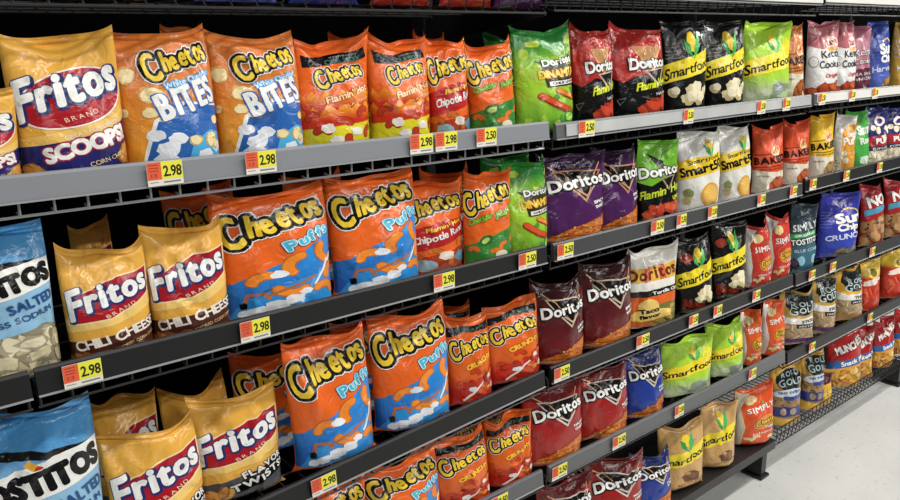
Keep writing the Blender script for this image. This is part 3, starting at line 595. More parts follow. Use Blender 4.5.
def rold(top, word='STICKS', lowb='6a3f72'):
    def fn():
        D = Design(150); D.base = flat(hexc(top)); D.poly([(24, 151), (18, 112), (40, 96), (101, 100), (101, 151)], hexc('1c2426'), 1)
        D.ell(62, 108, 36, 24, hexc('1c2426'), 1.2, 8); D.text('ROLD', 34, 108, 92, 116, 15, hexc('cfe0dc'), fat=.25, layer=4, first=1.2, gap=.22); D.text('GOLD', 28, 88, 96, 96, 17, hexc('cfe0dc'), fat=.4, layer=4, first=1.25, gap=.22)
        D.poly([(-1, 64), (101, 56), (101, 82), (60, 76), (30, 78), (-1, 90)], hexc('e4e2dc'), 1.6); D.text(word, 52, 62, 90, 64, 8, hexc('333333'), fat=.6, layer=4)
        D.poly([(-1, -1), (101, -1), (101, 56), (-1, 64)], hexc('a8906c'), 1.3); D.poly([(40, 48), (101, 44), (101, 56), (40, 60)], hexc('30303a'), 2.4); D.text('PRETZELS', 46, 50, 92, 49, 5, WHITE, layer=4)
        for i in range(34):
            x, y = D.rng.uniform(0, 100), D.rng.uniform(14, 50); a = D.rng.uniform(0, PI); D.line([(x, y), (x + 12 * math.cos(a), y + 12 * math.sin(a))], 3.2, [hexc('c8b088'), hexc('8f7048'), hexc('d8c6a0')][i % 3], 2 + i * .01)
        D.poly([(-1, 6), (101, 4), (101, 15), (-1, 19)], hexc(lowb), 2.6); return D
    return fn
def d_roldtiny():
    D = Design(150); D.top = hexc('c89a3c'); D.base = flat(hexc('9a7c52')); D.poly([(-1, 151), (-1, 96), (101, 96), (101, 151)], hexc('c89a3c'), 1); D.ell(58, 118, 40, 28, hexc('1c2426'), 1.3)
    D.text('ROLD', 34, 124, 88, 128, 13, hexc('b8ccc8'), fat=.3, layer=4, gap=.22); D.text('GOLD', 26, 102, 94, 106, 16, hexc('b8ccc8'), fat=.4, layer=4, first=1.2, gap=.22); D.ell(52, 84, 44, 10, hexc('c8d0d4'), 2, 2); D.text('TINY TWISTS', 24, 82, 84, 83, 6, hexc('2b4a9a'), fat=.5, layer=4); D.poly([(38, 66), (90, 66), (90, 76), (38, 76)], hexc('2b3f8a'), 2.4)
    for i in range(46):
        x, y = D.rng.uniform(0, 100), D.rng.uniform(26, 72); a = D.rng.uniform(0, 360); D.puff(x, y, 4, a, a + 230, 2.2, [hexc('7a5a38'), hexc('5a4028'), hexc('a88258')][i % 3], 1.6 + i * .012)
    D.poly([(-1, 26), (101, 22), (101, 46), (-1, 50)], hexc('2a3478'), 2.6); D.ell(36, 37, 7, 9, hexc('a8907a'), 3); D.ell(58, 36, 8, 9, hexc('a8907a'), 3); D.poly([(-1, -1), (101, -1), (101, 22), (60, 16), (-1, 26)], hexc('e0b040'), 2.8); return D
def d_munchies():
    D = Design(140); D.base = flat(hexc('a81c1c')); D.poly([(-1, -1), (101, -1), (101, 82), (50, 62), (-1, 66)], hexc('dba032'), 1)
    D.text('MUNCHIES', 24, 86, 97, 112, 19, WHITE, [(1.6, hexc('5a1010'))], fat=1, layer=5); D.poly([(-1, 48), (101, 62), (101, 82), (-1, 66)], hexc('2c62ac'), 2); D.text('Snack Mix', 34, 56, 97, 70, 12, WHITE, [(1.4, hexc('1a3a70'))], fat=.6, layer=5, shear=.1)
    D.heap(0, 4, 100, 44, 34, 9, 7, [hexc('e0b04a'), hexc('c8842e'), hexc('ecc66a'), hexc('b8642a')], 2.4, .3); return D
def d_yellowsmall():
    D = Design(120); D.base = flat(hexc('e0ae38')); D.poly([(-1, 121), (-1, 70), (101, 84), (101, 121)], hexc('5a2430'), 1); D.heap(10, 10, 90, 50, 8, 12, 9, [hexc('e8c058')], 2); return D
def d_puffwhite():
    D = Design(140); D.base = flat(hexc('d8d6ce')); D.poly([(30, 104), (60, 122), (101, 128), (101, -1), (34, -1), (22, 50)], hexc('d8962e'), 1); D.text('Simply', 50, 90, 94, 98, 12, WHITE, layer=4, fat=.7); D.text('Puffs', 34, 70, 97, 76, 20, WHITE, layer=4, fat=1.2)
    D.text('WHITE CHEDDAR', 40, 46, 94, 50, 5, hexc('f0e0b0'), layer=4); D.heap(6, 6, 40, 50, 9, 8, 7, [hexc('e6dcc0')], 2); return D
def d_sgreen():
    D = Design(140); D.base = lambda x, y: mix(hexc('3fa04a'), hexc('4fae48'), y / 100); D.text('Simply', 40, 84, 97, 92, 24, hexc('e6f2e0'), fat=1.4, layer=4); D.text('Ranch', 44, 60, 96, 68, 16, hexc('e6f2e0'), fat=1, layer=4); D.blob(60, 20, 22, 10, hexc('cfe0c8'), 2); return D
def d_popcorn():
    D = Design(140); D.base = flat(hexc('2e2f74')); D.poly([(-1, -1), (101, -1), (101, 40), (-1, 36)], hexc('cfc4a4'), 1); D.poly([(-1, 46), (101, 50), (101, 76), (-1, 72)], hexc('a82a30'), 1.4); D.poly([(-1, 34), (101, 38), (101, 50), (-1, 46)], hexc('3c3c50'), 1.5)
    D.text('O', 40, 98, 74, 104, 24, WHITE, [(1.8, hexc('a82a30'))], fat=1, layer=4); D.text('PUFFS', 40, 54, 94, 58, 14, WHITE, fat=1, layer=4); D.text('POPCORN', 30, 38, 90, 42, 5, WHITE, layer=4)
    for i in range(12): D.blob(D.rng.uniform(20, 96), D.rng.uniform(74, 98), 8, 7, hexc('efe6c8') if i % 3 else hexc('3a2f70'), 2.4 + i * .03)
    D.heap(6, 8, 94, 26, 8, 10, 8, [hexc('e6dcc0')], 2.2); return D
def d_nacho():
    D = Design(140); D.base = flat(hexc('a8262a')); D.heap(4, 8, 96, 62, 14, 15, 14, [hexc('b88a5c'), hexc('c89a6a'), hexc('a87848')], 1.4, .3)
    for i in range(9): D.blob(D.rng.uniform(10, 90), D.rng.uniform(10, 60), 3.5, 3, hexc('4a2a1a'), 3.4)
    D.poly([(10, 70), (101, 92), (101, 106), (10, 84)], hexc('4a9ab8'), 3); D.text("NO", 26, 92, 94, 108, 26, WHITE, [(2, BLACK)], fat=1.6, layer=5); return D
def d_redyellow():
    D = Design(140); D.base = lambda x, y: mix(hexc('c03a24'), hexc('dcb83c'), (y - 92) / 8); D.ell(56, 108, 26, 16, hexc('e8d060'), 2); D.ell(56, 108, 12, 12, hexc('8a7a2c'), 2.4); D.blob(52, 82, 36, 8, hexc('e8d8cc'), 3, 12)
    for i in range(18):
        x, y = D.rng.uniform(5, 90), D.rng.uniform(4, 64); D.line([(x, y), (x + D.rng.uniform(-8, 12), y + 16)], 5, [hexc('d8502c'), hexc('a82c1c'), hexc('e0643c')][i % 3], 2 + i * .03)
    return D

KINDS = dict(scoops=d_scoops, chili=d_chili, twist=d_twist, tostitos=d_tostitos, bites=d_bites, flamin=d_flamin, chipotle=d_chipotle, jalapeno=d_jalapeno,
  dinamita=d_dinamita, flaminnacho=d_flaminnacho, sfblack=d_sfblack, sfblackred=d_sfblackred, sflime=d_sflime, sftan=d_sftan, smart50=d_smart50,
  bakedorange=baked(hexc('cf7c3c'), 'b8622c'), bakedred=baked(hexc('da5430'), 'c0603a'), bakedyellow=baked(hexc('e8bc34'), 'b08a5c'),
  kettle=d_kettle, plum=d_plum, sunblue=sun('34489c', '5468b8'), sunyellow=sun('94742c', 'b8923c'), sunblue2=sun('3438a0', '3a49b0', True, 'CRUNCH'),
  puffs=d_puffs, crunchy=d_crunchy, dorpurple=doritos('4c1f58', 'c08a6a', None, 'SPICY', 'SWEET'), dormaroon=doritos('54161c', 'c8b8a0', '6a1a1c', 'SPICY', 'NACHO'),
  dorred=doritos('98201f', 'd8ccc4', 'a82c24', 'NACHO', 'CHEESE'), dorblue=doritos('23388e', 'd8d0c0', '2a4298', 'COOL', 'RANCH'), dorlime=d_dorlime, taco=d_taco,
  simplyred=simply('c83c30'), simplyorange=simply('dc5c28'), simplyorange2=simply('dc5424', 'cfc4a8', 'Jalapeno'), simplyteal=d_simplyteal, rold=rold('c09a44'), roldyellow=rold('e8b030', 'THINS', 'c08a50'),
  roldtiny=d_roldtiny, munchies=d_munchies, yellowsmall=d_yellowsmall, puffwhite=d_puffwhite, sgreen=d_sgreen, popcorn=d_popcorn, nacho=d_nacho, redyellow=d_redyellow)
# ---------------------------------------------------------------- packs
NU, NV = 20, 27
RISE = .06
CACHE = {}
def artwork(kind):
    if kind not in CACHE:
        D = KINDS[kind](); V, F, col = D.cut(NU, NV, RISE)
        gs, gt = np.meshgrid(np.linspace(0, 1, NU + 1), np.linspace(0, 1, NV + 1))
        gc = np.array([D.base(x * 100, (y - RISE) / (1 - RISE) * D.H) for x, y in zip(gs.ravel(), gt.ravel())])
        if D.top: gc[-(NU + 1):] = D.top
        CACHE[kind] = (V, F, col, gc, D.H)
    return CACHE[kind]
def soup(name, verts, tris, cols):
    me = bpy.data.meshes.new(name); tris = np.asarray(tris, dtype=np.int32); nt_ = len(tris)
    me.vertices.add(len(verts)); me.vertices.foreach_set('co', np.asarray(verts, dtype=np.float32).ravel())
    me.loops.add(nt_ * 3); me.loops.foreach_set('vertex_index', tris.ravel()); me.polygons.add(nt_)
    me.polygons.foreach_set('loop_start', np.arange(0, nt_ * 3, 3, dtype=np.int32)); me.polygons.foreach_set('loop_total', np.full(nt_, 3, dtype=np.int32))
    me.update(calc_edges=True); me.validate()
    ca = me.color_attributes.new('print', 'FLOAT_COLOR', 'POINT'); ca.data.foreach_set('color', np.concatenate([cols, np.ones((len(cols), 1))], 1).ravel().astype(np.float32))
    me.shade_smooth(); return me
def quads(a, b, c, d): return [np.stack([a, b, c], 1), np.stack([a, c, d], 1)]
def pack(name, kind, X, Y, Z, yaw, w, h, T, e, seed, label, group):
    P = bag_params(seed, w, h, T, e); V, F, col, gc, H = artwork(kind)
    s, t = np.meshgrid(np.linspace(-1, 1, NU + 1), np.linspace(0, 1, NV + 1))
    f = np.stack([q.ravel() for q in bag_surf(s, t, P)], 1); k = np.stack([q.ravel() for q in bag_surf(s, t, P, True)], 1)
    n = (NU + 1) * (NV + 1); row = NU + 1; g = np.arange(n).reshape(NV + 1, row); a, b_, c, d = [q.ravel() for q in (g[:-1, :-1], g[:-1, 1:], g[1:, 1:], g[1:, :-1])]
    tr = quads(a, b_, c, d) + quads(n + a, n + d, n + c, n + b_)
    l, r_, bo, tp = g[:, 0], g[:, -1], g[0], g[-1]
    tr += quads(l[:-1], l[1:], n + l[1:], n + l[:-1]) + quads(r_[:-1], n + r_[:-1], n + r_[1:], r_[1:]) + quads(bo[:-1], n + bo[:-1], n + bo[1:], bo[1:]) + quads(tp[:-1], tp[1:], n + tp[1:], n + tp[:-1])
    verts = [f, k]; cols = [gc, gc]
    if len(V):
        # same triangles as the pack's own surface, lifted along the surface normal
        fs = f.reshape(NV + 1, NU + 1, 3); du = np.gradient(fs, axis=1); dv = np.gradient(fs, axis=0); nn = np.cross(du, dv); nn /= np.linalg.norm(nn, axis=2, keepdims=True) + 1e-9
        u = np.clip(V[:, 0] / 100, 0, 1) * NU; v = np.clip(V[:, 1] / H, 0, 1) * NV
        i0 = np.minimum(u.astype(int), NU - 1); j0 = np.minimum(v.astype(int), NV - 1); fu = (u - i0)[:, None]; fv = (v - j0)[:, None]
        def bil(G):
            a, b, c, d = G[j0, i0], G[j0, i0 + 1], G[j0 + 1, i0 + 1], G[j0 + 1, i0]
            return np.where(fu >= fv, a * (1 - fu) + b * (fu - fv) + c * fv, a * (1 - fv) + d * (fv - fu) + c * fu)
        verts.append(bil(fs) + bil(nn) * (.0003 + .00022 * V[:, 2:3])); cols.append(col); tr.append(2 * n + F)
    me = soup(name, np.concatenate(verts), np.concatenate(tr), np.concatenate(cols))
    o = link(name, me, FILM); o.location = (X, Y, Z); o.rotation_euler = (0, 0, yaw)
    # crimped top seal, the strip that the film ends in
    L = NU * 2 + 1; ss = np.linspace(-1, 1, L); x, y, z = bag_surf(ss, np.ones(L), P); hh = .011
    sv = []; sc_ = []; gr = np.stack([np.interp(np.linspace(0, NU, L), range(NU + 1), gc[-(NU + 1):, c]) for c in range(3)], 1)
    for q in range(4):
        for side in (-.0009, .0009):
            zz = z + hh * q / 3; yy = y + .0018 + side + .006 * q / 3 * np.sin(4 * ss + P['ph'][7]) + .0007 * (-1) ** q
            sv += list(zip(x.tolist(), yy.tolist(), zz.tolist())); sc_.append(gr)
    sf = []
    for q in range(3):
        for i in range(L - 1):
            a = q * 2 * L + i; b = a + 2 * L; sf.append((a, a + 1, b + 1, b)); a += L; b += L; sf.append((a, b, b + 1, a + 1))
    for i in range(L - 1): sf.append((i, i + L, i + L + 1, i + 1)); a = 6 * L + i; sf.append((a, a + 1, a + L + 1, a + L))
    for q in range(3):
        a = q * 2 * L; sf.append((a, a + 2 * L, a + 3 * L, a + L)); a += L - 1; sf.append((a, a + L, a + 3 * L, a + 2 * L))
    me = bpy.data.meshes.new('top_seal'); me.from_pydata(sv, [], sf); sc_ = np.concatenate(sc_)
    ca = me.color_attributes.new('print', 'FLOAT_COLOR', 'POINT'); ca.data.foreach_set('color', np.concatenate([sc_, np.ones((len(sc_), 1))], 1).ravel().astype(np.float32))
    link('top_seal', me, FILM, o)
    tag(o, label, 'snack bag', group); return o

NAMES = dict(scoops='corn_chip_bag', chili='corn_chip_bag', twist='corn_chip_bag', tostitos='tortilla_chip_bag', bites='cheese_snack_bag', flamin='cheese_snack_bag', chipotle='cheese_snack_bag',
  jalapeno='cheese_snack_bag', dinamita='tortilla_chip_bag', flaminnacho='tortilla_chip_bag', sfblack='popcorn_bag', sfblackred='popcorn_bag', sflime='popcorn_bag', sftan='popcorn_bag', smart50='popcorn_bag',
  puffs='cheese_puffs_bag', crunchy='cheese_snack_bag', rold='pretzel_bag', roldyellow='pretzel_bag', roldtiny='pretzel_bag', munchies='snack_mix_bag', nacho='cracker_chip_bag', popcorn='puffed_snack_bag',
  puffwhite='puffed_snack_bag', sgreen='puffed_snack_bag', simplyred='cheese_puffs_bag', simplyorange='cheese_puffs_bag', simplyorange2='cheese_puffs_bag')
GROUPS = dict(A='bags standing on the top visible shelves', B='bags standing in the second row', C='bags standing in the third row', D='bags standing in the fourth row', E='bags standing in the bottom row', F='bags on the shelf above the top row')
BAGS = [
('A', 'scoops', -1.139, 0.06, 1.389, -0.18, 0.163, 0.135, 0.039, 1, 1000, 'gold and navy scoop corn chip bag cut by the left photo edge, top row'),
('A', 'scoops', -0.988, 0.06, 1.388, -0.132, 0.167, 0.208, 0.039, 1, 1001, 'gold and navy scoop corn chip bag with red oval, top row, beside orange puff bites'),
('A', 'bites', -0.838, 0.056, 1.388, -0.084, 0.168, 0.211, 0.039, 1, 1002, 'orange and blue cheese bites bag, left of the two in the top row'),
('A', 'bites', -0.68, 0.057, 1.387, -0.168, 0.171, 0.205, 0.039, 1, 1003, 'orange and blue cheese bites bag, right of the two in the top row'),
('A', 'flamin', -0.529, 0.058, 1.386, -0.12, 0.16, 0.2, 0.039, 1, 1004, 'orange fiery cheese snack bag with black banner, left of two in top row'),
('A', 'flamin', -0.374, 0.058, 1.386, -0.096, 0.149, 0.202, 0.039, 1, 1005, 'orange fiery cheese snack bag with black banner, right of two in top row'),
('A', 'chipotle', -0.255, 0.053, 1.385, -0.202, 0.102, 0.199, 0.039, 1, 1006, 'orange and red chipotle cheese snack bag in the top row'),
('A', 'jalapeno', -0.125, 0.059, 1.385, -0.178, 0.126, 0.189, 0.039, 1, 1007, 'orange cheese snack bag with green lettering and peppers in the top row'),
('A', 'dinamita', 0.037, 0.055, 1.384, -0.16, 0.178, 0.22, 0.034, 0.8, 1008, 'green rolled tortilla chip bag in the top row'),
('A', 'flaminnacho', 0.208, 0.058, 1.379, -0.276, 0.128, 0.223, 0.039, 1, 1009, 'red and black spicy tortilla chip bag, left of two in top row'),
('A', 'flaminnacho', 0.394, 0.061, 1.38, -0.263, 0.181, 0.225, 0.039, 1, 1010, 'red and black spicy tortilla chip bag, right of two in top row'),
('A', 'sfblack', 0.594, 0.059, 1.38, -0.384, 0.15, 0.247, 0.039, 0.05, 1011, 'black popcorn bag with yellow band, left of two in top row'),
('A', 'sfblack', 0.803, 0.065, 1.381, -0.375, 0.148, 0.247, 0.039, 0.05, 1012, 'black popcorn bag with yellow band, right of two in top row'),
('A', 'sflime', 1.044, 0.071, 1.382, -0.364, 0.195, 0.246, 0.047, 0.05, 1013, 'lime green popcorn bag with yellow band, alone in top row'),
('A', 'bakedorange', 1.186, 0.059, 1.385, -0.448, 0.089, 0.233, 0.039, 0.41, 1014, 'narrow orange baked chip bag between lime popcorn and pink-topped bag, top row'),
('A', 'kettle', 1.391, 0.059, 1.384, -0.4, 0.134, 0.247, 0.039, 0.05, 1015, 'white kettle chip bag with pink top, left of two in top row'),
('A', 'kettle', 1.537, 0.056, 1.384, -0.352, 0.102, 0.244, 0.039, 0.21, 1016, 'white kettle chip bag with pink top, right of two in top row'),
('A', 'plum', 1.664, 0.056, 1.383, -0.436, 0.085, 0.233, 0.039, 0.51, 1017, 'plum pink chip bag behind the blue bag in the top row'),
('A', 'sunblue', 1.815, 0.057, 1.382, -0.388, 0.109, 0.249, 0.039, 0.05, 1018, 'blue wavy chip bag near the right photo edge, top row'),
('A', 'sunyellow', 2.03, 0.059, 1.381, -0.34, 0.097, 0.251, 0.039, 0.05, 1019, 'golden brown wavy chip bag cut by the right photo edge, top row'),
('B', 'tostitos', -1.127, 0.061, 1.095, -0.144, 0.166, 0.231, 0.043, 0.05, 1020, 'light blue salted tortilla chip bag at the left photo edge, second row'),
('B', 'chili', -0.971, 0.06, 1.095, -0.096, 0.142, 0.172, 0.039, 1, 1021, 'gold corn chip bag with brown chili base, left of two in second row'),
('B', 'chili', -0.838, 0.056, 1.095, -0.18, 0.145, 0.187, 0.039, 1, 1022, 'gold corn chip bag with brown chili base, right of two in second row'),
('B', 'puffs', -0.664, 0.072, 1.094, -0.132, 0.24, 0.222, 0.047, 0.51, 1023, 'large orange and blue cheese puffs bag, left of two in second row'),
('B', 'puffs', -0.441, 0.068, 1.094, -0.096, 0.217, 0.231, 0.047, 0.17, 1024, 'large orange and blue cheese puffs bag, right of two in second row'),
('B', 'chipotle', -0.273, 0.091, 1.093, -0.211, 0.158, 0.193, 0.039, 1, 1025, 'orange and red chipotle cheese snack bag in the second row'),
('B', 'jalapeno', -0.144, 0.055, 1.093, -0.185, 0.132, 0.199, 0.039, 1, 1026, 'orange cheese snack bag with green lettering in the second row'),
('B', 'dinamita', -0.019, 0.055, 1.092, -0.162, 0.134, 0.214, 0.034, 1, 1027, 'green rolled tortilla chip bag in the second row'),
('B', 'dorpurple', 0.148, 0.065, 1.091, -0.277, 0.214, 0.217, 0.039, 0.51, 1028, 'purple tortilla chip bag, left of two in the second row'),
('B', 'dorpurple', 0.314, 0.059, 1.091, -0.26, 0.155, 0.217, 0.039, 0.8, 1029, 'purple tortilla chip bag, right of two in the second row'),
('B', 'dorlime', 0.492, 0.058, 1.091, -0.245, 0.154, 0.219, 0.039, 0.64, 1030, 'lime green and black spicy tortilla chip bag in the second row'),
('B', 'smart50', 0.702, 0.061, 1.091, -0.368, 0.158, 0.23, 0.039, 0.05, 1031, 'white popcorn bag with yellow band, left of two in second row'),
('B', 'smart50', 0.893, 0.06, 1.091, -0.356, 0.123, 0.23, 0.039, 0.05, 1032, 'white popcorn bag with yellow band, right of two in second row'),
('B', 'bakedred', 1.091, 0.059, 1.091, -0.46, 0.119, 0.207, 0.039, 1, 1033, 'red-orange baked chip bag, left of two in second row'),
('B', 'bakedred', 1.264, 0.056, 1.099, -0.412, 0.113, 0.204, 0.039, 1, 1034, 'red-orange baked chip bag, right of two in second row'),
('B', 'bakedyellow', 1.447, 0.058, 1.099, -0.364, 0.111, 0.216, 0.039, 0.41, 1035, 'yellow baked chip bag in the second row'),
('B', 'puffwhite', 1.616, 0.057, 1.099, -0.448, 0.095, 0.204, 0.039, 0.8, 1036, 'white and amber puffs bag beside the green bag, second row'),
('B', 'sgreen', 1.739, 0.062, 1.099, -0.4, 0.109, 0.216, 0.039, 0.41, 1037, 'bright green puffs bag in the second row'),
('B', 'popcorn', 1.868, 0.057, 1.099, -0.352, 0.124, 0.215, 0.039, 0.41, 1038, 'navy and red popcorn puffs bag, left of two in second row'),
('B', 'popcorn', 2.048, 0.061, 1.098, -0.436, 0.14, 0.204, 0.039, 1, 1039, 'navy and red popcorn puffs bag at the right photo edge, second row'),
('C', 'tostitos', -1.109, 0.06, 0.721, -0.108, 0.192, 0.306, 0.043, 0.05, 1040, 'light blue salted tortilla chip bag at the lower left photo corner'),
('C', 'twist', -0.927, 0.064, 0.73, -0.06, 0.177, 0.197, 0.039, 1, 1041, 'gold corn chip bag with grey twist lettering, left of two in third row'),
('C', 'twist', -0.765, 0.091, 0.739, -0.144, 0.183, 0.195, 0.039, 1, 1042, 'gold corn chip bag with grey twist lettering, right of two in third row'),
('C', 'puffs', -0.565, 0.065, 0.75, -0.096, 0.196, 0.256, 0.047, 0.8, 1043, 'large orange and blue cheese puffs bag, left of two in third row'),
('C', 'puffs', -0.361, 0.066, 0.761, -0.206, 0.201, 0.248, 0.047, 1, 1044, 'large orange and blue cheese puffs bag, right of two in third row'),
('C', 'crunchy', -0.202, 0.056, 0.767, -0.188, 0.126, 0.2, 0.039, 1, 1045, 'orange crunchy cheese snack bag, left of two in third row'),
('C', 'crunchy', -0.056, 0.059, 0.779, -0.167, 0.17, 0.186, 0.039, 1, 1046, 'orange crunchy cheese snack bag, right of two in third row'),
('C', 'dormaroon', 0.109, 0.064, 0.774, -0.282, 0.168, 0.208, 0.039, 1, 1047, 'dark maroon tortilla chip bag, left of two in third row'),
('C', 'dormaroon', 0.294, 0.059, 0.774, -0.268, 0.185, 0.223, 0.039, 1, 1048, 'dark maroon tortilla chip bag, right of two in third row'),
('C', 'taco', 0.511, 0.072, 0.774, -0.261, 0.196, 0.222, 0.039, 1, 1049, 'retro white and orange tortilla chip bag with hat picture, third row'),
('C', 'sfblackred', 0.715, 0.06, 0.774, -0.383, 0.138, 0.221, 0.039, 1, 1050, 'black popcorn bag with yellow band, left of two in third row'),
('C', 'sfblackred', 0.911, 0.067, 0.774, -0.371, 0.147, 0.238, 0.039, 1, 1051, 'black popcorn bag with yellow band, right of two in third row'),
('C', 'simplyred', 1.08, 0.059, 0.774, -0.34, 0.113, 0.204, 0.039, 1, 1052, 'red and white cheese puffs bag, left of two in third row'),
('C', 'simplyred', 1.212, 0.058, 0.774, -0.424, 0.1, 0.215, 0.039, 1, 1053, 'red and white cheese puffs bag, right of two in third row'),
('C', 'simplyteal', 1.372, 0.06, 0.768, -0.376, 0.128, 0.238, 0.039, 1, 1054, 'dark teal tortilla chip bag beside the blue bag, third row'),
('C', 'sunblue2', 1.677, 0.069, 0.766, -0.46, 0.19, 0.24, 0.039, 1, 1055, 'large royal blue wavy chip bag in the third row'),
('C', 'nacho', 1.958, 0.06, 0.762, -0.412, 0.117, 0.237, 0.039, 1, 1056, 'red bag showing brown cracker chips, left of two in third row'),
('C', 'nacho', 2.19, 0.06, 0.76, -0.364, 0.133, 0.234, 0.039, 1, 1057, 'red bag showing brown cracker chips, at right photo edge, third row'),
('D', 'puffs', -0.577, 0.071, 0.499, -0.168, 0.17, 0.169, 0.047, 1, 1058, 'orange and blue cheese puffs bag, leftmost in the fourth row, mostly below the frame'),
('D', 'puffs', -0.392, 0.069, 0.499, -0.14, 0.207, 0.167, 0.047, 1, 1059, 'orange and blue cheese puffs bag in the fourth row, beside crunchy orange bags'),
('D', 'crunchy', -0.224, 0.058, 0.499, -0.123, 0.165, 0.174, 0.039, 1, 1060, 'orange crunchy cheese snack bag, left of two in fourth row'),
('D', 'crunchy', -0.068, 0.059, 0.499, -0.237, 0.147, 0.173, 0.039, 1, 1061, 'orange crunchy cheese snack bag, right of two in fourth row'),
('D', 'dorred', 0.093, 0.059, 0.499, -0.219, 0.203, 0.207, 0.039, 0.33, 1062, 'red tortilla chip bag, left of two in fourth row'),
('D', 'dorred', 0.299, 0.062, 0.498, -0.209, 0.197, 0.196, 0.039, 1, 1063, 'red tortilla chip bag, right of two in fourth row'),
('D', 'dorblue', 0.487, 0.064, 0.497, -0.328, 0.158, 0.194, 0.039, 0.8, 1064, 'blue tortilla chip bag in the fourth row beside lime popcorn'),
('D', 'sflime', 0.713, 0.07, 0.497, -0.322, 0.215, 0.173, 0.039, 1, 1065, 'lime green popcorn bag, left of two in fourth row'),
('D', 'sflime', 0.933, 0.063, 0.496, -0.448, 0.146, 0.169, 0.039, 1, 1066, 'lime green popcorn bag, right of two in fourth row'),
('D', 'simplyorange', 1.081, 0.059, 0.495, -0.412, 0.088, 0.19, 0.039, 1, 1067, 'orange and white natural puffs bag, left of two in fourth row'),
('D', 'simplyorange', 1.222, 0.057, 0.494, -0.364, 0.101, 0.191, 0.039, 0.64, 1068, 'orange and white natural puffs bag, right of two in fourth row'),
('D', 'rold', 1.419, 0.07, 0.478, -0.448, 0.157, 0.198, 0.039, 1, 1069, 'pretzel bag with black and gold top, leftmost of three in fourth row'),
('D', 'rold', 1.604, 0.057, 0.477, -0.4, 0.121, 0.218, 0.039, 0.51, 1070, 'pretzel bag with black and gold top, middle of three in fourth row'),
('D', 'roldyellow', 1.826, 0.061, 0.476, -0.352, 0.146, 0.211, 0.039, 0.41, 1071, 'pretzel bag with bright yellow top, rightmost of three in fourth row'),
('D', 'redyellow', 1.995, 0.058, 0.476, -0.436, 0.116, 0.215, 0.039, 0.33, 1072, 'red chip bag with yellow top, left of two in fourth row'),
('D', 'redyellow', 2.253, 0.06, 0.475, -0.388, 0.147, 0.212, 0.039, 0.8, 1073, 'red chip bag with yellow top, at right photo edge, fourth row'),
('E', 'dorred', 0.148, 0.053, 0.175, -0.181, 0.206, 0.226, 0.039, 1, 1074, 'red tortilla chip bag, left of two in bottom row'),
('E', 'dorred', 0.36, 0.056, 0.175, -0.305, 0.221, 0.212, 0.039, 1, 1075, 'red tortilla chip bag, right of two in bottom row'),
('E', 'dorblue', 0.542, 0.053, 0.175, -0.29, 0.161, 0.16, 0.039, 1, 1076, 'blue tortilla chip bag in the bottom row beside tan popcorn'),
('E', 'sftan', 0.702, 0.056, 0.175, -0.404, 0.179, 0.208, 0.039, 1, 1077, 'tan popcorn bag with yellow band, left of two in bottom row'),
('E', 'sftan', 0.902, 0.051, 0.175, -0.394, 0.155, 0.214, 0.039, 1, 1078, 'tan popcorn bag with yellow band, right of two in bottom row'),
('E', 'simplyorange2', 1.143, 0.051, 0.175, -0.364, 0.178, 0.201, 0.039, 1, 1079, 'orange and white puffs bag at the right end of the bottom deck beside the basket'),
('E', 'roldtiny', 1.38, 0.063, 0.161, -0.448, 0.15, 0.232, 0.039, 1, 1080, 'pretzel bag with blue oval label, left of two in the wire basket'),
('E', 'roldtiny', 1.583, 0.058, 0.158, -0.4, 0.111, 0.239, 0.039, 1, 1081, 'pretzel bag with blue oval label, right of two in the wire basket'),
('E', 'yellowsmall', 1.667, 0.047, 0.158, -0.352, 0.079, 0.131, 0.026, 1, 1082, 'small yellow bag beside the pretzels in the wire basket'),
('E', 'munchies', 1.891, 0.071, 0.156, -0.436, 0.183, 0.238, 0.039, 0.64, 1083, 'red and yellow snack mix bag, leftmost of four in the wire basket'),
('E', 'munchies', 2.039, 0.066, 0.154, -0.388, 0.111, 0.221, 0.039, 1, 1084, 'red and yellow snack mix bag, second of four in the wire basket'),
('E', 'munchies', 2.239, 0.059, 0.152, -0.34, 0.137, 0.21, 0.039, 1, 1085, 'red and yellow snack mix bag, third of four in the wire basket'),
('E', 'munchies', 2.468, 0.06, 0.15, -0.424, 0.13, 0.211, 0.039, 1, 1086, 'red and yellow snack mix bag, at right photo edge in the wire basket'),
('A', 'bites', -0.747, 0.188, 1.387, -0.096, 0.079, 0.228, 0.026, 0.26, 1087, 'orange bag tip poking up behind the left cheese bites bag, top row'),
('A', 'flamin', -0.404, 0.187, 1.386, -0.198, 0.093, 0.208, 0.026, 1, 1088, 'orange bag tip behind the left fiery cheese bag, top row'),
('A', 'chipotle', -0.189, 0.184, 1.385, -0.19, 0.086, 0.208, 0.026, 1, 1089, 'orange bag tip behind the chipotle bag, top row'),
('A', 'dinamita', 0.03, 0.182, 1.384, -0.183, 0.093, 0.209, 0.026, 1, 1090, 'shaded dark green bag behind the jalapeno cheese bag, top row'),
('B', 'chili', -0.95, 0.187, 1.095, -0.168, 0.071, 0.184, 0.026, 1, 1091, 'gold bag tip standing behind the left chili corn chip bag, second row'),
('B', 'puffs', -0.743, 0.196, 1.094, -0.12, 0.147, 0.221, 0.034, 0.64, 1092, 'shaded orange puffs bag behind the left puffs bag, second row'),
('B', 'puffs', -0.5, 0.191, 1.094, -0.072, 0.146, 0.216, 0.034, 0.8, 1093, 'shaded orange puffs bag between the two puffs bags, second row'),
('B', 'chipotle', -0.155, 0.186, 1.093, -0.22, 0.14, 0.191, 0.026, 1, 1094, 'shaded orange bag behind the chipotle bag, second row'),
('B', 'dinamita', 0.041, 0.185, 1.092, -0.209, 0.155, 0.207, 0.026, 1, 1095, 'shaded green bag behind the jalapeno cheese bag, second row'),
